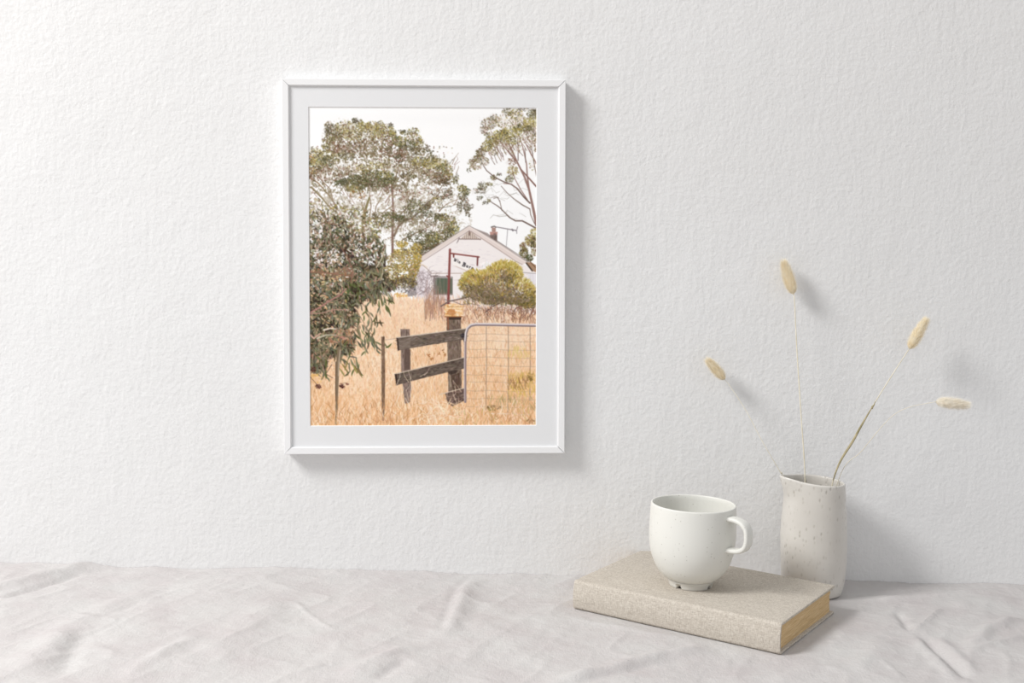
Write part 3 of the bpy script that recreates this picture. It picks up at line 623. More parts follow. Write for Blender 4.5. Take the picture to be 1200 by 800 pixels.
def speck(nt, tc, scale, lo, hi):
    v = node(nt, 'ShaderNodeTexVoronoi', Scale=scale); nt.links.new(tc.outputs['Object'], v.inputs['Vector'])
    r = ramp(nt, v.outputs['Distance'], [(lo, g(1)), (hi, g(0))])
    w = node(nt, 'ShaderNodeSeparateColor'); nt.links.new(v.outputs['Color'], w.inputs[0])
    th = ramp(nt, w.outputs[0], [(.55, g(0)), (.8, g(1))])
    m = node(nt, 'ShaderNodeMath', operation='MULTIPLY'); nt.links.new(r.outputs[0], m.inputs[0]); nt.links.new(th.outputs[0], m.inputs[1])
    return m


def b_mug(nt, b, tc):
    m = speck(nt, tc, 260, .10, .2)
    mx = node(nt, 'ShaderNodeMix', data_type='RGBA'); mx.inputs[6].default_value = (.735, .73, .685, 1); mx.inputs[7].default_value = (.40, .37, .33, 1)
    k = node(nt, 'ShaderNodeMath', operation='MULTIPLY'); nt.links.new(m.outputs[0], k.inputs[0]); k.inputs[1].default_value = .55
    nt.links.new(k.outputs[0], mx.inputs[0]); nt.links.new(mx.outputs[2], b.inputs['Base Color'])
    bumpn(nt, b, noise(nt, tc, 900, 2).outputs[0], .12, .0003)


def b_vase(nt, b, tc):
    mp = node(nt, 'ShaderNodeMapping'); mp.inputs['Scale'].default_value = (1, 1, .5); mp.inputs['Rotation'].default_value = (0, .2, 0)
    nt.links.new(tc.outputs['Object'], mp.inputs[0])
    v = node(nt, 'ShaderNodeTexVoronoi', Scale=270); nt.links.new(mp.outputs[0], v.inputs['Vector'])
    r = ramp(nt, v.outputs['Distance'], [(.12, g(1)), (.36, g(0))])
    sp = node(nt, 'ShaderNodeSeparateColor'); nt.links.new(v.outputs['Color'], sp.inputs[0])
    th = ramp(nt, sp.outputs[0], [(.15, g(0)), (.6, g(1))])
    pt = ramp(nt, noise(nt, tc, 30, 2).outputs[0], [(.38, g(.25)), (.6, g(1))])
    m = node(nt, 'ShaderNodeMath', operation='MULTIPLY'); nt.links.new(r.outputs[0], m.inputs[0]); nt.links.new(th.outputs[0], m.inputs[1])
    m2 = node(nt, 'ShaderNodeMath', operation='MULTIPLY'); nt.links.new(m.outputs[0], m2.inputs[0]); nt.links.new(pt.outputs[0], m2.inputs[1])
    c = ramp(nt, noise(nt, tc, 14, 3).outputs[0], [(.3, (.60, .57, .525)), (.7, (.70, .675, .63))])
    mx = node(nt, 'ShaderNodeMix', data_type='RGBA'); mx.inputs[7].default_value = (.36, .33, .28, 1)
    k = node(nt, 'ShaderNodeMath', operation='MULTIPLY'); nt.links.new(m2.outputs[0], k.inputs[0]); k.inputs[1].default_value = .6
    nt.links.new(c.outputs[0], mx.inputs[6]); nt.links.new(k.outputs[0], mx.inputs[0]); nt.links.new(mx.outputs[2], b.inputs['Base Color'])
    iv = node(nt, 'ShaderNodeMath', operation='SUBTRACT'); iv.inputs[0].default_value = 1; nt.links.new(m2.outputs[0], iv.inputs[1])
    a = bumpn(nt, b, iv.outputs[0], .5, .0006); bumpn(nt, b, noise(nt, tc, 45, 2).outputs[0], .25, .002, a)


def b_paper(nt, b, tc):
    bumpn(nt, b, noise(nt, tc, 700, 2).outputs[0], .08, .0002)


def b_print(nt, b, tc):
    a = node(nt, 'ShaderNodeVertexColor'); a.layer_name = 'ink'
    nt.links.new(a.outputs[0], b.inputs['Base Color'])


def b_straw(c1, c2):
    def f(nt, b, tc):
        c = ramp(nt, noise(nt, tc, 160, 2).outputs[0], [(.3, c1), (.7, c2)]); nt.links.new(c.outputs[0], b.inputs['Base Color'])
    return f


def b_fluff(c1, c2):
    def f(nt, b, tc):
        b_straw(c1, c2)(nt, b, tc)
        t = node(nt, 'ShaderNodeBsdfTranslucent'); t.inputs[0].default_value = (*c2, 1)
        m = nt.nodes.new('ShaderNodeMixShader'); m.inputs[0].default_value = .45
        nt.links.new(b.outputs[0], m.inputs[1]); nt.links.new(t.outputs[0], m.inputs[2])
        nt.links.new(m.outputs[0], nt.nodes['Material Output'].inputs[0])
    return f


def b_wood(nt, b, tc):
    mp = node(nt, 'ShaderNodeMapping'); mp.inputs['Scale'].default_value = (1, 12, 12)
    nt.links.new(tc.outputs['Object'], mp.inputs[0]); n = noise(nt, tc, 4, 5, .6, mp.outputs[0])
    c = ramp(nt, n.outputs[0], [(.3, (.30, .19, .11)), (.7, (.48, .33, .2))]); nt.links.new(c.outputs[0], b.inputs['Base Color'])


M = dict(
    wall=mat('wall_paint', g(.8), .85, .15, build=b_wall),
    cloth=mat('linen_tablecloth', g(.6), .95, .05, build=b_cloth),
    linen=mat('book_linen', g(.5), .95, .05, build=b_linen),
    pages=mat('aged_pages', (.62, .45, .24), .9, .05, build=b_pages),
    mug=mat('speckled_glaze', g(.7), .42, .4, build=b_mug),
    raw=mat('raw_stoneware', (.66, .645, .60), .8, .2, build=b_paper),
    vase=mat('vase_glaze', g(.55), .28, .5, build=b_vase),
    frame=mat('white_lacquer', (.85, .85, .855), .38, .4, build=b_paper),
    mount=mat('mount_board', (.775, .78, .79), .9, .1, build=b_paper),
    bevel=mat('mount_core', (.93, .93, .93), .9, .1, build=b_paper),
    print=mat('print_ink', g(.9), .75, .12, build=b_print),
    back=mat('backing_board', (.45, .36, .26), .9, .1, build=b_wood),
    stem=mat('straw_stem', g(.6), .8, .1, build=b_straw((.66, .60, .46), (.80, .75, .62))),
    sheath=mat('leaf_sheath', g(.4), .8, .1, build=b_straw((.30, .26, .15), (.50, .43, .28))),
    fluff=mat('seed_fluff', g(.8), .95, .05, build=b_fluff((.95, .85, .66), (.99, .94, .82))),
    pale=mat('pale_fluff', g(.8), .95, .05, build=b_fluff((.93, .86, .74), (.98, .95, .88))),
    wood=mat('table_wood', (.4, .27, .16), .6, .3, build=b_wood),
)


# ---------------------------------------------------------------- object helpers
def link(name, me, m, parent=None, smooth=True):
    o = bpy.data.objects.new(name, me); C.objects.link(o)
    if m: me.materials.append(m)
    if smooth and len(me.polygons): me.polygons.foreach_set('use_smooth', [True] * len(me.polygons))
    if parent: o.parent = parent
    return o


def from_bm(name, bm, m, parent=None, smooth=True):
    bmesh.ops.recalc_face_normals(bm, faces=bm.faces)
    me = bpy.data.meshes.new(name); bm.to_mesh(me); bm.free()
    return link(name, me, m, parent, smooth)


def tag(o, label=None, cat=None, group=None, kind=None):
    for k, v in (('label', label), ('category', cat), ('group', group), ('kind', kind)):
        if v: o[k] = v
    return o


def empty(name, loc, rot=(0, 0, 0)):
    o = bpy.data.objects.new(name, None); C.objects.link(o); o.location = loc; o.rotation_euler = rot
    o.empty_display_size = .02
    return o


def box_bm(x0, x1, y0, y1, z0, z1, bev=0, seg=2):
    bm = bmesh.new(); bmesh.ops.create_cube(bm, size=1)
    for v in bm.verts:
        v.co = Vector(((x0 + x1) / 2 + v.co.x * (x1 - x0), (y0 + y1) / 2 + v.co.y * (y1 - y0), (z0 + z1) / 2 + v.co.z * (z1 - z0)))
    if bev: bmesh.ops.bevel(bm, geom=list(bm.edges), offset=bev, segments=seg, affect='EDGES', profile=.5)
    return bm


def grid_mesh(name, V, nu, nv, closed_u=False):
    """V: (nv*nu,3) array, rows of nu."""
    me = bpy.data.meshes.new(name)
    i = np.arange(nv - 1)[:, None]; j = np.arange(nu if closed_u else nu - 1)[None, :]
    j2 = (j + 1) % nu
    q = np.stack([i * nu + j, i * nu + j2, (i + 1) * nu + j2, (i + 1) * nu + j], -1).reshape(-1, 4).astype(np.int32)
    me.vertices.add(len(V)); me.vertices.foreach_set('co', np.asarray(V, np.float32).ravel())
    me.loops.add(q.size); me.loops.foreach_set('vertex_index', q.ravel())
    me.polygons.add(len(q)); me.polygons.foreach_set('loop_start', np.arange(len(q), dtype=np.int32) * 4)
    me.polygons.foreach_set('loop_total', np.full(len(q), 4, np.int32))
    me.update(calc_edges=True); me.validate()
    return me


def tube_bm(bm, pts, rad, n=8, cap=True):
    """round tube along points with a radius for each"""
    rings = []
    P = [Vector(p) for p in pts]
    ref = Vector((0, 1, 0.13)).normalized()
    for i, p in enumerate(P):
        t = (P[min(i + 1, len(P) - 1)] - P[max(i - 1, 0)]).normalized()
        a = t.cross(ref).normalized(); b = t.cross(a)
        rings.append([bm.verts.new(p + (a * math.cos(k * 2 * math.pi / n) + b * math.sin(k * 2 * math.pi / n)) * rad[i]) for k in range(n)])
    for r0, r1 in zip(rings, rings[1:]):
        for k in range(n): bm.faces.new((r0[k], r0[(k + 1) % n], r1[(k + 1) % n], r1[k]))
    if cap: bm.faces.new(rings[0]); bm.faces.new(rings[-1])


def spline(P, n):
    """Catmull-Rom through the points, n samples a span"""
    P = [Vector(p) for p in P]; Q = [P[0] * 2 - P[1]] + P + [P[-1] * 2 - P[-2]]; out = []
    for i in range(1, len(Q) - 2):
        for k in range(n):
            t = k / n; a, b, c, d = Q[i - 1:i + 3]
            out.append(.5 * (2 * b + (c - a) * t + (2 * a - 5 * b + 4 * c - d) * t * t + (3 * b - 3 * c + d - a) * t ** 3))
    out.append(P[-1]); return out


# ---------------------------------------------------------------- room shell
o = from_bm('wall_back', box_bm(-2.6, 2.6, 0, .12, -.75, 1.95), M['wall'], smooth=False); tag(o, kind='structure')
o = from_bm('floor', box_bm(-2.6, 2.6, -3.6, .12, -.80, -.75), M['wood'], smooth=False); tag(o, kind='structure')

# ---------------------------------------------------------------- things standing on the cloth: where
BOOK_A = math.radians(-34.755); BL, BW, BT = .2177, .155, .0292
BFR = Vector((.2835, -.245, 0)); bu = Vector((math.cos(BOOK_A), math.sin(BOOK_A), 0)); bv = Vector((-bu.y, bu.x, 0))
BFL = BFR - bu * BL
MUG = Vector((.2217, -.1285, BT))
VASE = on_table(950.5, 694)

# ---------------------------------------------------------------- tablecloth
def T(px, py):
    p = on_table(px, py); return (p.x, p.y)


FOLDS = [  # pixel path, width m, height m, kind: 0 rounded ridge, 1 sharp crease, -1 valley
    ([(-40, 700), (10, 688), (50, 678), (95, 664), (130, 656)], .012, .0070, 0), ([(-10, 706), (40, 691), (75, 680), (98, 670)], .005, .0035, -1),
    ([(20, 800), (55, 760), (90, 730), (120, 715)], .018, .0042, 0), ([(62, 800), (84, 765), (108, 735)], .010, .0026, -1),
    ([(140, 800), (170, 780), (200, 765), (240, 742)], .009, .0030, 0), ([(100, 722), (140, 704), (190, 690)], .012, .0025, 0),
    ([(235, 775), (280, 745), (330, 700)], .02, .0025, 0), ([(328, 702), (346, 706), (378, 734), (400, 745)], .0035, .0016, 1),
    ([(345, 788), (385, 779)], .003, .0018, 1), ([(562, 672), (546, 690), (536, 712), (524, 738), (500, 762)], .012, .0042, 0),
    ([(552, 672), (536, 690), (527, 712), (518, 740), (500, 758)], .006, .0026, -1), ([(512, 757), (470, 764), (430, 780), (400, 800)], .009, .0032, 0),
    ([(440, 800), (460, 785), (480, 775)], .006, .0018, -1), ([(590, 706), (620, 706), (668, 708)], .003, .0010, 1), ([(540, 735), (600, 730), (660, 722)], .016, .0018, 0),
    ([(625, 806), (700, 790), (770, 771), (840, 757)], .009, .0046, 0), ([(640, 810), (710, 794), (780, 777)], .005, .0020, -1),
    ([(1000, 704), (1060, 701), (1110, 697), (1180, 690)], .004, .0034, 1), ([(1000, 697), (1050, 694), (1100, 688)], .005, .002, -1),
    ([(1052, 716), (1060, 728), (1068, 741)], .0045, .0042, -1), ([(1068, 742), (1085, 730), (1104, 714)], .003, .0042, 1),
    ([(1078, 742), (1100, 762), (1122, 780), (1140, 800)], .0060, .0046, -1), ([(1070, 745), (1090, 765), (1110, 785), (1120, 800)], .007, .0030, 0), ([(1096, 745), (1120, 765), (1145, 790)], .006, .0022, 0),
    ([(1126, 768), (1150, 760), (1180, 752), (1210, 745)], .004, .0040, 1), ([(1128, 765), (1160, 738), (1200, 724)], .008, .0056, 0),
    ([(1110, 714), (1150, 706), (1200, 702)], .012, .0028, 0), ([(985, 790), (1020, 770), (1040, 745)], .012, .0022, 0), ([(1030, 772), (1060, 795)], .003, .0014, 1),
    ([(900, 800), (950, 785), (1000, 780)], .010, .002, 0), ([(210, 690), (260, 680), (330, 676)], .010, .0020, 0), ([(120, 745), (150, 728), (185, 712)], .005, .0012, 1),
]


def seg_dist(X, Y, pts):
    best = np.full(X.shape, 9.0, np.float32); tt = np.zeros(X.shape, np.float32)
    P = [T(*p) for p in pts]; L = [math.dist(a, b) for a, b in zip(P, P[1:])]; tot = sum(L); acc = 0
    for (a, b, l) in zip(P, P[1:], L):
        dx, dy = b[0] - a[0], b[1] - a[1]
        t = np.clip(((X - a[0]) * dx + (Y - a[1]) * dy) / (l * l + 1e-12), 0, 1)
        d = np.hypot(X - a[0] - t * dx, Y - a[1] - t * dy)
        m = d < best; best = np.where(m, d, best); tt = np.where(m, (acc + t * l) / tot, tt); acc += l
    return best, tt


def vn(X, Y, cell, seed):
    r = np.random.RandomState(seed); G = r.rand(256, 256).astype(np.float32)
    x = X / cell + 100; y = Y / cell + 100; xi = np.floor(x).astype(int); yi = np.floor(y).astype(int)
    fx = x - xi; fy = y - yi; fx = fx * fx * fx * (fx * (fx * 6 - 15) + 10); fy = fy * fy * fy * (fy * (fy * 6 - 15) + 10)
    a = G[yi % 256, xi % 256]; b = G[yi % 256, (xi + 1) % 256]; c = G[(yi + 1) % 256, xi % 256]; d = G[(yi + 1) % 256, (xi + 1) % 256]
    return (a * (1 - fx) + b * fx) * (1 - fy) + (c * (1 - fx) + d * fx) * fy


def cloth():
    xs = np.concatenate([np.linspace(-1.25, -.66, 24)[:-1], np.arange(-.66, .80, .0022), np.linspace(.80, 1.35, 24)[1:]])
    ys = np.concatenate([-np.concatenate([[.0002], np.arange(.0022, .40, .0022)]), -np.linspace(.40, .74, 18)[1:]])
    X, Y = np.meshgrid(xs, ys)
    Z = np.zeros(X.shape)
    for pts, w, h, k in FOLDS:
        d, t = seg_dist(X, Y, pts)
        e = np.clip(np.minimum(t, 1 - t) * 4, 0, 1); e = e * e * (3 - 2 * e)
        wob = .75 + .5 * vn(X, Y, .03, 5)
        if k == 0: q = np.exp(-(d / w) ** 2) * h
        elif k == 1: q = np.exp(-d / w) * h
        else: q = -np.exp(-(d / w) ** 2) * h
        end = np.exp(-np.maximum(0, d - w * 3) / w)
        Z += q * e * wob * end
    # long soft diagonal waves and small crumples
    U = (X * .48 + Y * .88) * .5; Vv = -X * .88 + Y * .48
    Z += (vn(U, Vv, .085, 1) - .5) * .0050 + (vn(U, Vv, .036, 2) - .5) * .0014
    r1 = 1 - np.abs(vn(U, Vv, .05, 3) * 2 - 1); Z += (r1 ** 4) * .0006
    Z += (vn(X, Y, .012, 4) - .5) * .0005
    Z += (1 - np.abs(vn(U, Vv, .030, 11) * 2 - 1)) ** 3 * .0012 + (1 - np.abs(vn(U + .3, Vv + vn(X, Y, .02, 13) * .01, .014, 12) * 2 - 1)) ** 3 * .0004
    Z += .0015 * np.exp(Y / .02) * (vn(X, Y * 0, .05, 9))
    # pressed flat under the book and the vase
    lx = (X - BFL.x) * bu.x + (Y - BFL.y) * bu.y; ly = (X - BFL.x) * bv.x + (Y - BFL.y) * bv.y
    dx = np.maximum(np.maximum(-lx, lx - BL), 0); dy = np.maximum(np.maximum(-ly, ly - BW), 0)
    db = np.hypot(dx, dy); dv = np.maximum(np.hypot(X - VASE.x, Y - VASE.y) - .033, 0)
    k = np.clip(np.minimum(db, dv) / .022, 0, 1); k = k * k * (3 - 2 * k)
    Z = Z * k - .0004
    # the drop over the front edge
    fall = np.linspace(0, 1, 16)[1:]
    Xd = np.repeat(xs[None, :], len(fall), 0); Yd = -.74 - .012 * np.sin(fall * 2)[:, None] + .02 * np.sin(Xd * 26) * fall[:, None]
    Zd = Z[-1][None, :] * (1 - fall[:, None]) - .30 * fall[:, None] ** 1.1
    X = np.vstack([X, Xd]); Y = np.vstack([Y, Yd]); Z = np.vstack([Z, Zd])
    me = grid_mesh('tablecloth', np.stack([X, Y, Z], -1).reshape(-1, 3)[:, :], len(xs), X.shape[0])
    me.flip_normals()
    o = link('tablecloth', me, M['cloth'])
    tag(o, 'crumpled pale greyish pink linen tablecloth spread against the white wall', 'tablecloth')
    return o


cloth()
tb = empty('table', (0, -.36, -.75)); tag(tb, 'wooden table hidden under the crumpled linen cloth', 'table')
from_bm('table_top', box_bm(-1.22, 1.32, -.362, .355, .715, .742, .003), M['wood'], tb, False)
for sx in (-1.12, 1.22):
    for sy in (-.30, .29): from_bm('leg', box_bm(sx - .03, sx + .03, sy - .03, sy + .03, 0, .715, .003), M['wood'], tb, False)

# ---------------------------------------------------------------- book
bk = empty('book', BFL, (0, 0, BOOK_A)); tag(bk, 'closed hardback book in oatmeal linen with yellowed page edges, lying under the mug', 'book')


def book_case():
    bt, rc = .0024, .0036     # board thickness, rounding at the spine
    def prof(inset, rr):
        pts = [(BW, BT - inset)] if inset == 0 else [(BW, BT - inset)]
        out = [(BW, BT - inset), (.014, BT - inset), (.010, BT - inset - .0004), (.0065, BT - inset)]
        for k in range(7):
            a = math.pi / 2 * k / 6; out.append((inset + rr - rr * math.sin(a), BT - inset - rr + rr * math.cos(a)))
        for k in range(1, 6):
            f = k / 6; out.append((inset - .0012 * math.sin(math.pi * f), BT - inset - rr - (BT - 2 * inset - 2 * rr) * f))
        for k in range(7):
            a = math.pi / 2 * k / 6; out.append((inset + rr - rr * math.cos(a), inset + rr - rr * math.sin(a)))
        out += [(.0065, inset), (.014, inset), (BW, inset)]
        return out
    outer = prof(0, rc); inner = prof(bt, .0014)
    loop = outer + inner[::-1]
    n = len(outer)
    bm = bmesh.new(); NX = 24; rings = []
    for i in range(NX + 1):
        x = BL * i / NX
        rings.append([bm.verts.new((x, y, z)) for y, z in loop])
    m = len(loop)
    for r0, r1 in zip(rings, rings[1:]):
        for k in range(m): bm.faces.new((r0[k], r0[(k + 1) % m], r1[(k + 1) % m], r1[k]))
    for r in (rings[0], rings[-1]):
        for k in range(n - 1): bm.faces.new((r[k], r[k + 1], r[m - 2 - k], r[m - 1 - k]))
    bmesh.ops.recalc_face_normals(bm, faces=bm.faces)
    ed = [e for e in bm.edges if e.calc_face_angle(0) > .9]
    bmesh.ops.bevel(bm, geom=ed, offset=.0006, segments=3, affect='EDGES', profile=.5)
    return bm


cv = from_bm('cover', book_case(), M['linen'], bk)
bm = bmesh.new()   # page block with a slightly wavy, rounded fore edge
NXp, NYp = 2, 20
pz0, pz1, px0, px1, py0, py1 = .0024, BT - .0024, .0035, BL - .0034, .0030, BW - .0040
bmesh.ops.create_cube(bm, size=1)
for v in bm.verts:
    v.co = Vector(((px0 + px1) / 2 + v.co.x * (px1 - px0), (py0 + py1) / 2 + v.co.y * (py1 - py0), (pz0 + pz1) / 2 + v.co.z * (pz1 - pz0)))
bmesh.ops.subdivide_edges(bm, edges=list(bm.edges), cuts=11, use_grid_fill=True)
for v in bm.verts:
    f = (v.co.z - pz0) / (pz1 - pz0)
    if v.co.x > px1 - 1e-5: v.co.x -= .0006 * math.sin(f * 21) * .5 + .0003 * math.sin(f * 57 + v.co.y * 40)
    if v.co.y > py1 - 1e-5: v.co.y -= .0016 * math.sin(math.pi * f)
from_bm('page_block', bm, M['pages'], bk, False)

# ---------------------------------------------------------------- mug
mg = empty('mug', MUG, (0, 0, 0)); tag(mg, 'off-white speckled stoneware mug with rounded base and loop handle, standing on the linen book', 'mug')
H = .0831; RR = .0425


def lathe(name, prof, m, parent, n=96, fn=None):
    a = np.arange(n) * 2 * math.pi / n; V = []
    for r, z in prof:
        for t in a:
            rr, zz = (r, z) if fn is None else fn(r, z, t)
            V.append((rr * math.cos(t), rr * math.sin(t), zz))
    me = grid_mesh(name, np.array(V), n, len(prof), True)
    return link(name, me, m, parent)


def smooth_prof(P, n=6):
    return [(max(p.x, 0), p.y) for p in spline([(a, b, 0) for a, b in P], n)]


outer = [(.0212, .0072), (.0250, .0082), (.0292, .0112), (.0345, .0176), (.0385, .0255), (.0415, .0350), (.0430, .046), (.0433, .057), (.0430, .070), (.0426, .0795), (.0424, .0822)]
lip = [(.0420, .0829), (.0413, .0831), (.0406, .0829), (.0402, .0820)]
inner = [(.0402, .078), (.0404, .066), (.0404, .052), (.0395, .040), (.0370, .028), (.0325, .019), (.025, .0125), (.014, .0098), (.005, .0092), (.0001, .0092)]
pr = [(.0001, .0050), (.016, .0050), (.0190, .0060)] + smooth_prof(outer, 5) + lip + smooth_prof(inner, 5)
lathe('body', pr, M['mug'], mg)


def footfn(r, z, t):
    if z < .0036:
        for k in range(3):
            d = (t - math.radians((227, 320, 97)[k]) + math.pi) % (2 * math.pi) - math.pi
            w = .15
            if abs(d) < w: z = z + .0032 * math.sqrt(max(0, 1 - (d / w) ** 2))
    return r, z


lathe('foot', [(.0165, .0062), (.0168, .0010), (.0172, .0001), (.0180, 0), (.0206, 0), (.0213, .0004), (.0216, .0014), (.0219, .0024), (.0223, .0042), (.0231, .0060), (.0236, .0074), (.0225, .0080), (.0165, .0062)], M['raw'], mg, 240, footfn)


def handle():
    ph = math.radians(-43); rad = Vector((math.cos(ph), math.sin(ph), 0)); tan = Vector((-rad.y, rad.x, 0)); upv = Vector((0, 0, 1))
    ctl = [(.0395, .0748), (.0440, .0750), (.0510, .0746), (.0580, .0722), (.0622, .0672), (.0635, .0600), (.0626, .0528), (.0592, .0478), (.0530, .0450), (.0450, .0442), (.0400, .0442)]
    P = spline([(a, b, 0) for a, b in ctl], 5); bm = bmesh.new(); rings = []
    n = 20
    for i, p in enumerate(P):
        t = (P[min(i + 1, len(P) - 1)] - P[max(i - 1, 0)]).normalized(); nn = Vector((-t.y, t.x, 0))
        f = i / (len(P) - 1); flare = 1 + .35 * (math.exp(-(f / .05) ** 2) + math.exp(-((1 - f) / .05) ** 2))
        hw, ht = .0064 * flare, .0025 * flare
        r = []
        for k in range(n):
            a = 2 * math.pi * k / n; ca, sa = math.cos(a), math.sin(a)
            u = hw * math.copysign(abs(ca) ** .55, ca); w = ht * math.copysign(abs(sa) ** .7, sa)
            q = rad * (p.x + nn.x * w) + upv * (p.y + nn.y * w) + tan * u
            r.append(bm.verts.new(q))
        rings.append(r)
    for r0, r1 in zip(rings, rings[1:]):
        for k in range(n): bm.faces.new((r0[k], r0[(k + 1) % n], r1[(k + 1) % n], r1[k]))
    bm.faces.new(rings[0]); bm.faces.new(rings[-1])
    from_bm('handle', bm, M['mug'], mg)


handle()

# ---------------------------------------------------------------- vase
VH = .1230


def vase():
    P = [(.0285, .0004), (.0305, .0022), (.0322, .010), (.0334, .026), (.0340, .046), (.0341, .064), (.0338, .078), (.0333, .090), (.0326, .0995), (.0321, .108), (.0322, .116), (.0324, .1210)]
    ou = smooth_prof(P, 6); ou = [(.0001, .0012), (.020, .0010), (.026, .0002)] + ou
    lp = [(.0322, .1221), (.0314, .1228), (.0304, .1225), (.0299, .1213)]
    inn = smooth_prof([(.0299, .116), (.0300, .105), (.0312, .085), (.0318, .060), (.0312, .030), (.027, .010), (.014, .0056), (.0001, .0052)], 4)
    def fn(r, z, t):
        f = z / VH
        wall = min(1, r / .02)
        d = (t - math.radians(188) + math.pi) % (2 * math.pi) - math.pi       # the spout points left
        top = 1 / (1 + math.exp(-(f - .90) * 26))
        rr = r + wall * top * (.0078 * math.exp(-(d / .40) ** 2) - .0012 * math.exp(-((abs(d) - .85) / .4) ** 2))
        zz = z + .0036 * top * math.exp(-(d / .55) ** 2) - .0014 * top * math.cos(t)
        # thrown body squeezed by hand
        rr += wall * (.0007 * math.cos(2 * t + .6) + .0005 * math.cos(3 * t + 3 * f) + .0006 * math.sin(f * 9 + t))
        rr += wall * .0016 * math.exp(-((f - .80) / .07) ** 2) * -max(0, math.cos(t - .1)) ** 2
        rr -= wall * .0032 * top * max(0, math.cos(t - .1)) ** 2
        rr += wall * .0009 * math.exp(-((f - .45) / .2) ** 2) * max(0, math.cos(t + .1)) ** 2
        rr += wall * -.0007 * math.exp(-((f - .5) / .25) ** 2) * max(0, math.cos(t + .75)) ** 6
        return rr, zz
    o = lathe('vase', ou + lp + inn, M['vase'], None, 120, fn)
    o.location = VASE
    tag(o, 'slender grey-beige glazed vase with small pouring lip, holding the dried bunny tail grass', 'vase')


vase()

# ---------------------------------------------------------------- dried grass
RG = random.Random(3)


def grass(stem_px, head_px, width, m_fl, label, foot, nh=1500, rad=(.00055, .00032), sheath=None):
    """stem_px: (px, py, depth y) from the mouth of the vase up to the head; head_px: base and tip"""
    pts = [Vector(foot)] + [on_depth(*p) for p in stem_px]
    hb, ht = on_depth(*head_px[0]), on_depth(*head_px[1])
    pts.append(hb)
    root = empty('dried_grass_stem', pts[0]); tag(root, label, 'dried grass', 'dried bunny tail grasses in the vase')
    P = spline(pts, 8); P = [p - pts[0] for p in P]; n = len(P)
    bm = bmesh.new(); tube_bm(bm, P, [rad[0] + (rad[1] - rad[0]) * i / (n - 1) for i in range(n)], 8)
    from_bm('stem', bm, M['stem'], root)
    if sheath:
        a, b = sheath; i0, i1 = int(a * (n - 1)), int(b * (n - 1)); Q = P[i0:i1 + 1]; k = len(Q) - 1
        bm = bmesh.new(); tube_bm(bm, Q, [.0006 + .00075 * math.sin(math.pi * min(1, (i / k) ** .8)) for i in range(k + 1)], 10)
        tube_bm(bm, [Q[-1] + Vector((0, 0, -.002)), Q[-1], Q[-1] + Vector((.0022, 0, .003)), Q[-1] + Vector((.003, 0, .0065))], [.0009, .0013, .0007, .0001], 8)
        from_bm('leaf_sheath', bm, M['sheath'], root)
    # soft egg shaped head: a core and a coat of fine bristles pointing to the tip
    ax = (ht - hb); L = ax.length; ax.normalize(); s1 = ax.cross(Vector((0, 1, 0))).normalized(); s2 = ax.cross(s1)
    o0 = hb - pts[0]; r0 = width / 2
    def R_(f): return r0 * .60 * (math.sin(math.pi * min(1, max(0, f)) ** .70) ** .6)
    bm = bmesh.new(); rings = []
    for i in range(19):
        f = i / 18; r = max(R_(f), .0002)
        rings.append([bm.verts.new(o0 + ax * (L * .95 * f) + (s1 * math.cos(k * math.pi / 8) + s2 * math.sin(k * math.pi / 8)) * r * (1 + .06 * math.sin(k * 5 + i))) for k in range(16)])
    for a, b in zip(rings, rings[1:]):
        for k in range(16): bm.faces.new((a[k], a[(k + 1) % 16], b[(k + 1) % 16], b[k]))
    bm.faces.new(rings[0]); bm.faces.new(rings[-1])
    for _ in range(nh * 3):
        f = RG.random() ** .9 * .97; th = RG.random() * 2 * math.pi; rr = R_(f)
        rd = s1 * math.cos(th) + s2 * math.sin(th)
        p = o0 + ax * (L * .95 * f) + rd * rr * .9
        d = (rd * RG.uniform(.4, 1.25) * (1 - f * .4) + ax * RG.uniform(.6, 1.1) + Vector([RG.gauss(0, .12) for _ in range(3)])).normalized()
        ln = RG.uniform(.0026, .0078); sd = d.cross(rd).normalized() * .00011
        q = p + d * ln * .55 + rd * .0001; e = p + d * ln + ax * .0004
        v = [bm.verts.new(c) for c in (p - sd, p + sd, q + sd * .7, q - sd * .7, e)]
        bm.faces.new((v[0], v[1], v[2], v[3])); bm.faces.new((v[3], v[2], v[4]))
    me = bpy.data.meshes.new('seed_head'); bm.to_mesh(me); bm.free()
    link('seed_head', me, m_fl, root)
    return root


vb = VASE + Vector((0, 0, .0075)); vd = VASE.y
grass([(943.5, 564, vd + .002), (939, 489.5, -.040), (934, 412.5, -.026), (931, 352, -.018)], [(929.8, 344.5, -.0165), (918, 305, -.0145)], .0158, M['fluff'],
      'tallest dried bunny tail grass, upright with cream head, in the middle of the vase', vb + Vector((-.004, .006, 0)), 1700, (.0007, .0005))
grass([(976.0, 564, vd + .001), (1001, 514, vd - .003), (1022, 477, vd - .004), (1045, 440, -.045)], [(1065.5, 408.5, -.035), (1086, 373, -.032)], .0140, M['fluff'],
      'dried bunny tail grass leaning right with brown sheathed lower stem and ochre head', vb + Vector((.008, .010, 0)), 1700, (.0007, .0005), (.21, .60))
grass([(920, 564, vd), (914.5, 553.2, vd), (894.5, 519, -.044), (875, 482.5, -.034), (858, 456, -.024)], [(849.5, 444.5, -.021), (828.5, 421, -.018)], .0120, M['fluff'],
      'dried bunny tail grass leaning left over the pouring lip, smallest cream head', vb + Vector((.010, -.010, 0)), 1300, (.0004, .00024))
grass([(983.0, 561, vd + .004), (1010, 528, vd - .012), (1041.5, 491, vd - .028), (1064, 477.5, -.085)], [(1096.5, 470.5, -.103), (1135.5, 474.5, -.106)], .0125, M['pale'],
      'dried bunny tail grass arching far right with very pale head lying horizontal', vb + Vector((.002, -.003, 0)), 1500, (.0004, .00026))

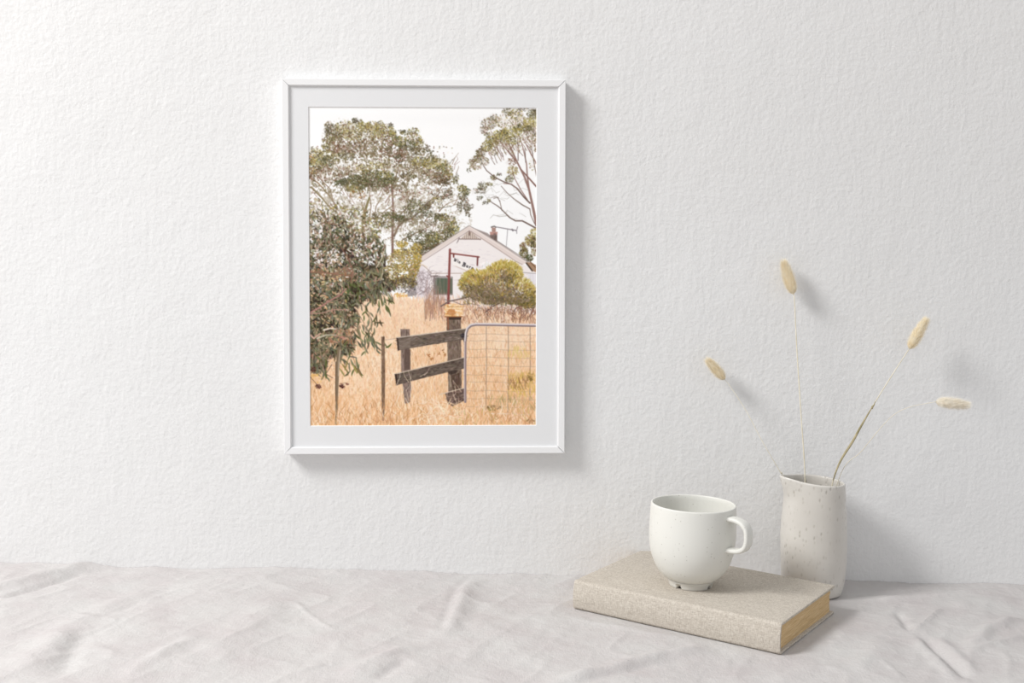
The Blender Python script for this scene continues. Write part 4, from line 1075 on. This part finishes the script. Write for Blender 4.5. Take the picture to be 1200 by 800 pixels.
# ---------------------------------------------------------------- framed print
FW, FH, RW, FD = .3055, .406, .0079, .0185
fr = empty('picture_frame', (-.0592, 0, .3377), (0, -math.radians(1.6904), 0))
tag(fr, 'thin white picture frame on the wall, with a photograph of a white farmhouse', 'picture frame')
YF, YB = -.0158, -.0012


def rail(k):
    """one mitred length; k: 0 top, 1 right, 2 bottom, 3 left"""
    w, h = FW / 2, FH / 2; c = [(-w, h), (w, h), (w, -h), (-w, -h)]
    a, b = Vector((*c[k], 0)), Vector((*c[(k + 1) % 4], 0)); t = (b - a).normalized(); inn = Vector((t.y, -t.x, 0))
    prof = [(0, YB), (0, YF + .0005), (.00015, YF + .00015), (.0005, YF), (RW - .0011, YF), (RW - .0009, YF + .0003), (RW - .0008, YF + .0010), (RW, YF + .0011), (RW, YF + .0080), (RW - .0004, YF + .0082), (RW - .0004, YB)]
    bm = bmesh.new(); R0 = []; R1 = []
    gap = .0003
    for d, y in prof:
        p = a + inn * d + t * (d + gap); q = b + inn * d - t * (d + gap)
        R0.append(bm.verts.new((p.x, y, p.y))); R1.append(bm.verts.new((q.x, y, q.y)))
    n = len(prof)
    for i in range(n): bm.faces.new((R0[i], R0[(i + 1) % n], R1[(i + 1) % n], R1[i]))
    bm.faces.new(R0); bm.faces.new(R1)
    return from_bm('frame_rail', bm, M['frame'], fr, False)


for k in range(4): rail(k)
from_bm('backing_board', box_bm(-FW / 2 + .009, FW / 2 - .009, YB - .004, YB, -FH / 2 + .009, FH / 2 - .009), M['back'], fr, False)
# print and mount: the opening sits a hair left of centre
PWm = .2466; PHm = PWm * PH / PW; PCX, PCZ = -.0016, .0003
ML = YF + .0026; MT = .0009


def mount():
    w, h = FW / 2 - RW + .0012, FH / 2 - RW + .0012; x0, x1 = PCX - PWm / 2, PCX + PWm / 2; z0, z1 = PCZ - PHm / 2, PCZ + PHm / 2
    bm = bmesh.new()
    O = [(-w, -h), (w, -h), (w, h), (-w, h)]; I = [(x0, z0), (x1, z0), (x1, z1), (x0, z1)]; e = MT * .55
    I2 = [(x0 + e, z0 + e), (x1 - e, z0 + e), (x1 - e, z1 - e), (x0 + e, z1 - e)]
    of = [bm.verts.new((x, ML, z)) for x, z in O]; i_f = [bm.verts.new((x, ML, z)) for x, z in I]
    ob = [bm.verts.new((x, ML + MT, z)) for x, z in O]; ib = [bm.verts.new((x, ML + MT, z)) for x, z in I2]
    bev = []
    for k in range(4):
        j = (k + 1) % 4
        bm.faces.new((of[k], of[j], i_f[j], i_f[k])); bm.faces.new((ob[j], ob[k], ib[k], ib[j])); bm.faces.new((of[j], of[k], ob[k], ob[j]))
        bev.append(bm.faces.new((i_f[k], i_f[j], ib[j], ib[k])))
    for f in bev: f.material_index = 1
    bmesh.ops.recalc_face_normals(bm, faces=bm.faces)
    me = bpy.data.meshes.new('mount'); bm.to_mesh(me); bm.free()
    o = link('mount', me, M['mount'], fr, False); me.materials.append(M['bevel'])


mount()


def print_sheet():
    a = paint_print() / 255.0
    lin = np.where(a <= .04045, a / 12.92, ((a + .055) / 1.055) ** 2.4) * PRINT_GAIN
    h, w = lin.shape[:2]
    xs = PCX - PWm / 2 + PWm * (np.arange(w) + .5) / w; xs[0] -= .001; xs[-1] += .001
    zs = PCZ + PHm / 2 - PHm * (np.arange(h) + .5) / h; zs[0] += .001; zs[-1] -= .001
    X, Z = np.meshgrid(xs, zs); Y = np.full(X.shape, ML + MT + .0001)
    me = grid_mesh('print', np.stack([X, Y, Z], -1).reshape(-1, 3), w, h)
    me.flip_normals()
    at = me.color_attributes.new('ink', 'FLOAT_COLOR', 'POINT')
    rgba = np.ones((h * w, 4), np.float32); rgba[:, :3] = lin.reshape(-1, 3); at.data.foreach_set('color', rgba.ravel())
    o = link('print', me, M['print'], fr, False)
    o['label'] = 'photograph of a white farmhouse, gum trees, dry grass and farm gate'


PRINT_GAIN = 1.0
print_sheet()

# ---------------------------------------------------------------- light: a window at the left, behind the camera, and the pale room around
w = bpy.data.worlds.new('room_light'); SC.world = w; w.use_nodes = True
w.node_tree.nodes['Background'].inputs[0].default_value = (.985, .99, 1, 1)
w.node_tree.nodes['Background'].inputs[1].default_value = AMB = .60


def window_light(name, target, direction, dist, sx, sy, power, col):
    ld = bpy.data.lights.new(name, 'AREA'); ld.shape = 'RECTANGLE'; ld.size = sx; ld.size_y = sy; ld.energy = power; ld.color = col
    o = bpy.data.objects.new(name, ld); C.objects.link(o); d = Vector(direction).normalized()
    o.location = Vector(target) - d * dist; o.rotation_euler = d.to_track_quat('-Z', 'Y').to_euler()
    return o


window_light('window_daylight', (.1, -.02, .2), (1.9, 1.0, -1.65), 3.0, .85, .9, 78, (1, .992, .982))

SC.view_settings.view_transform = 'Standard'; SC.view_settings.look = 'None'
SC.view_settings.exposure = 0; SC.view_settings.gamma = 1; SC.view_settings.use_curve_mapping = False
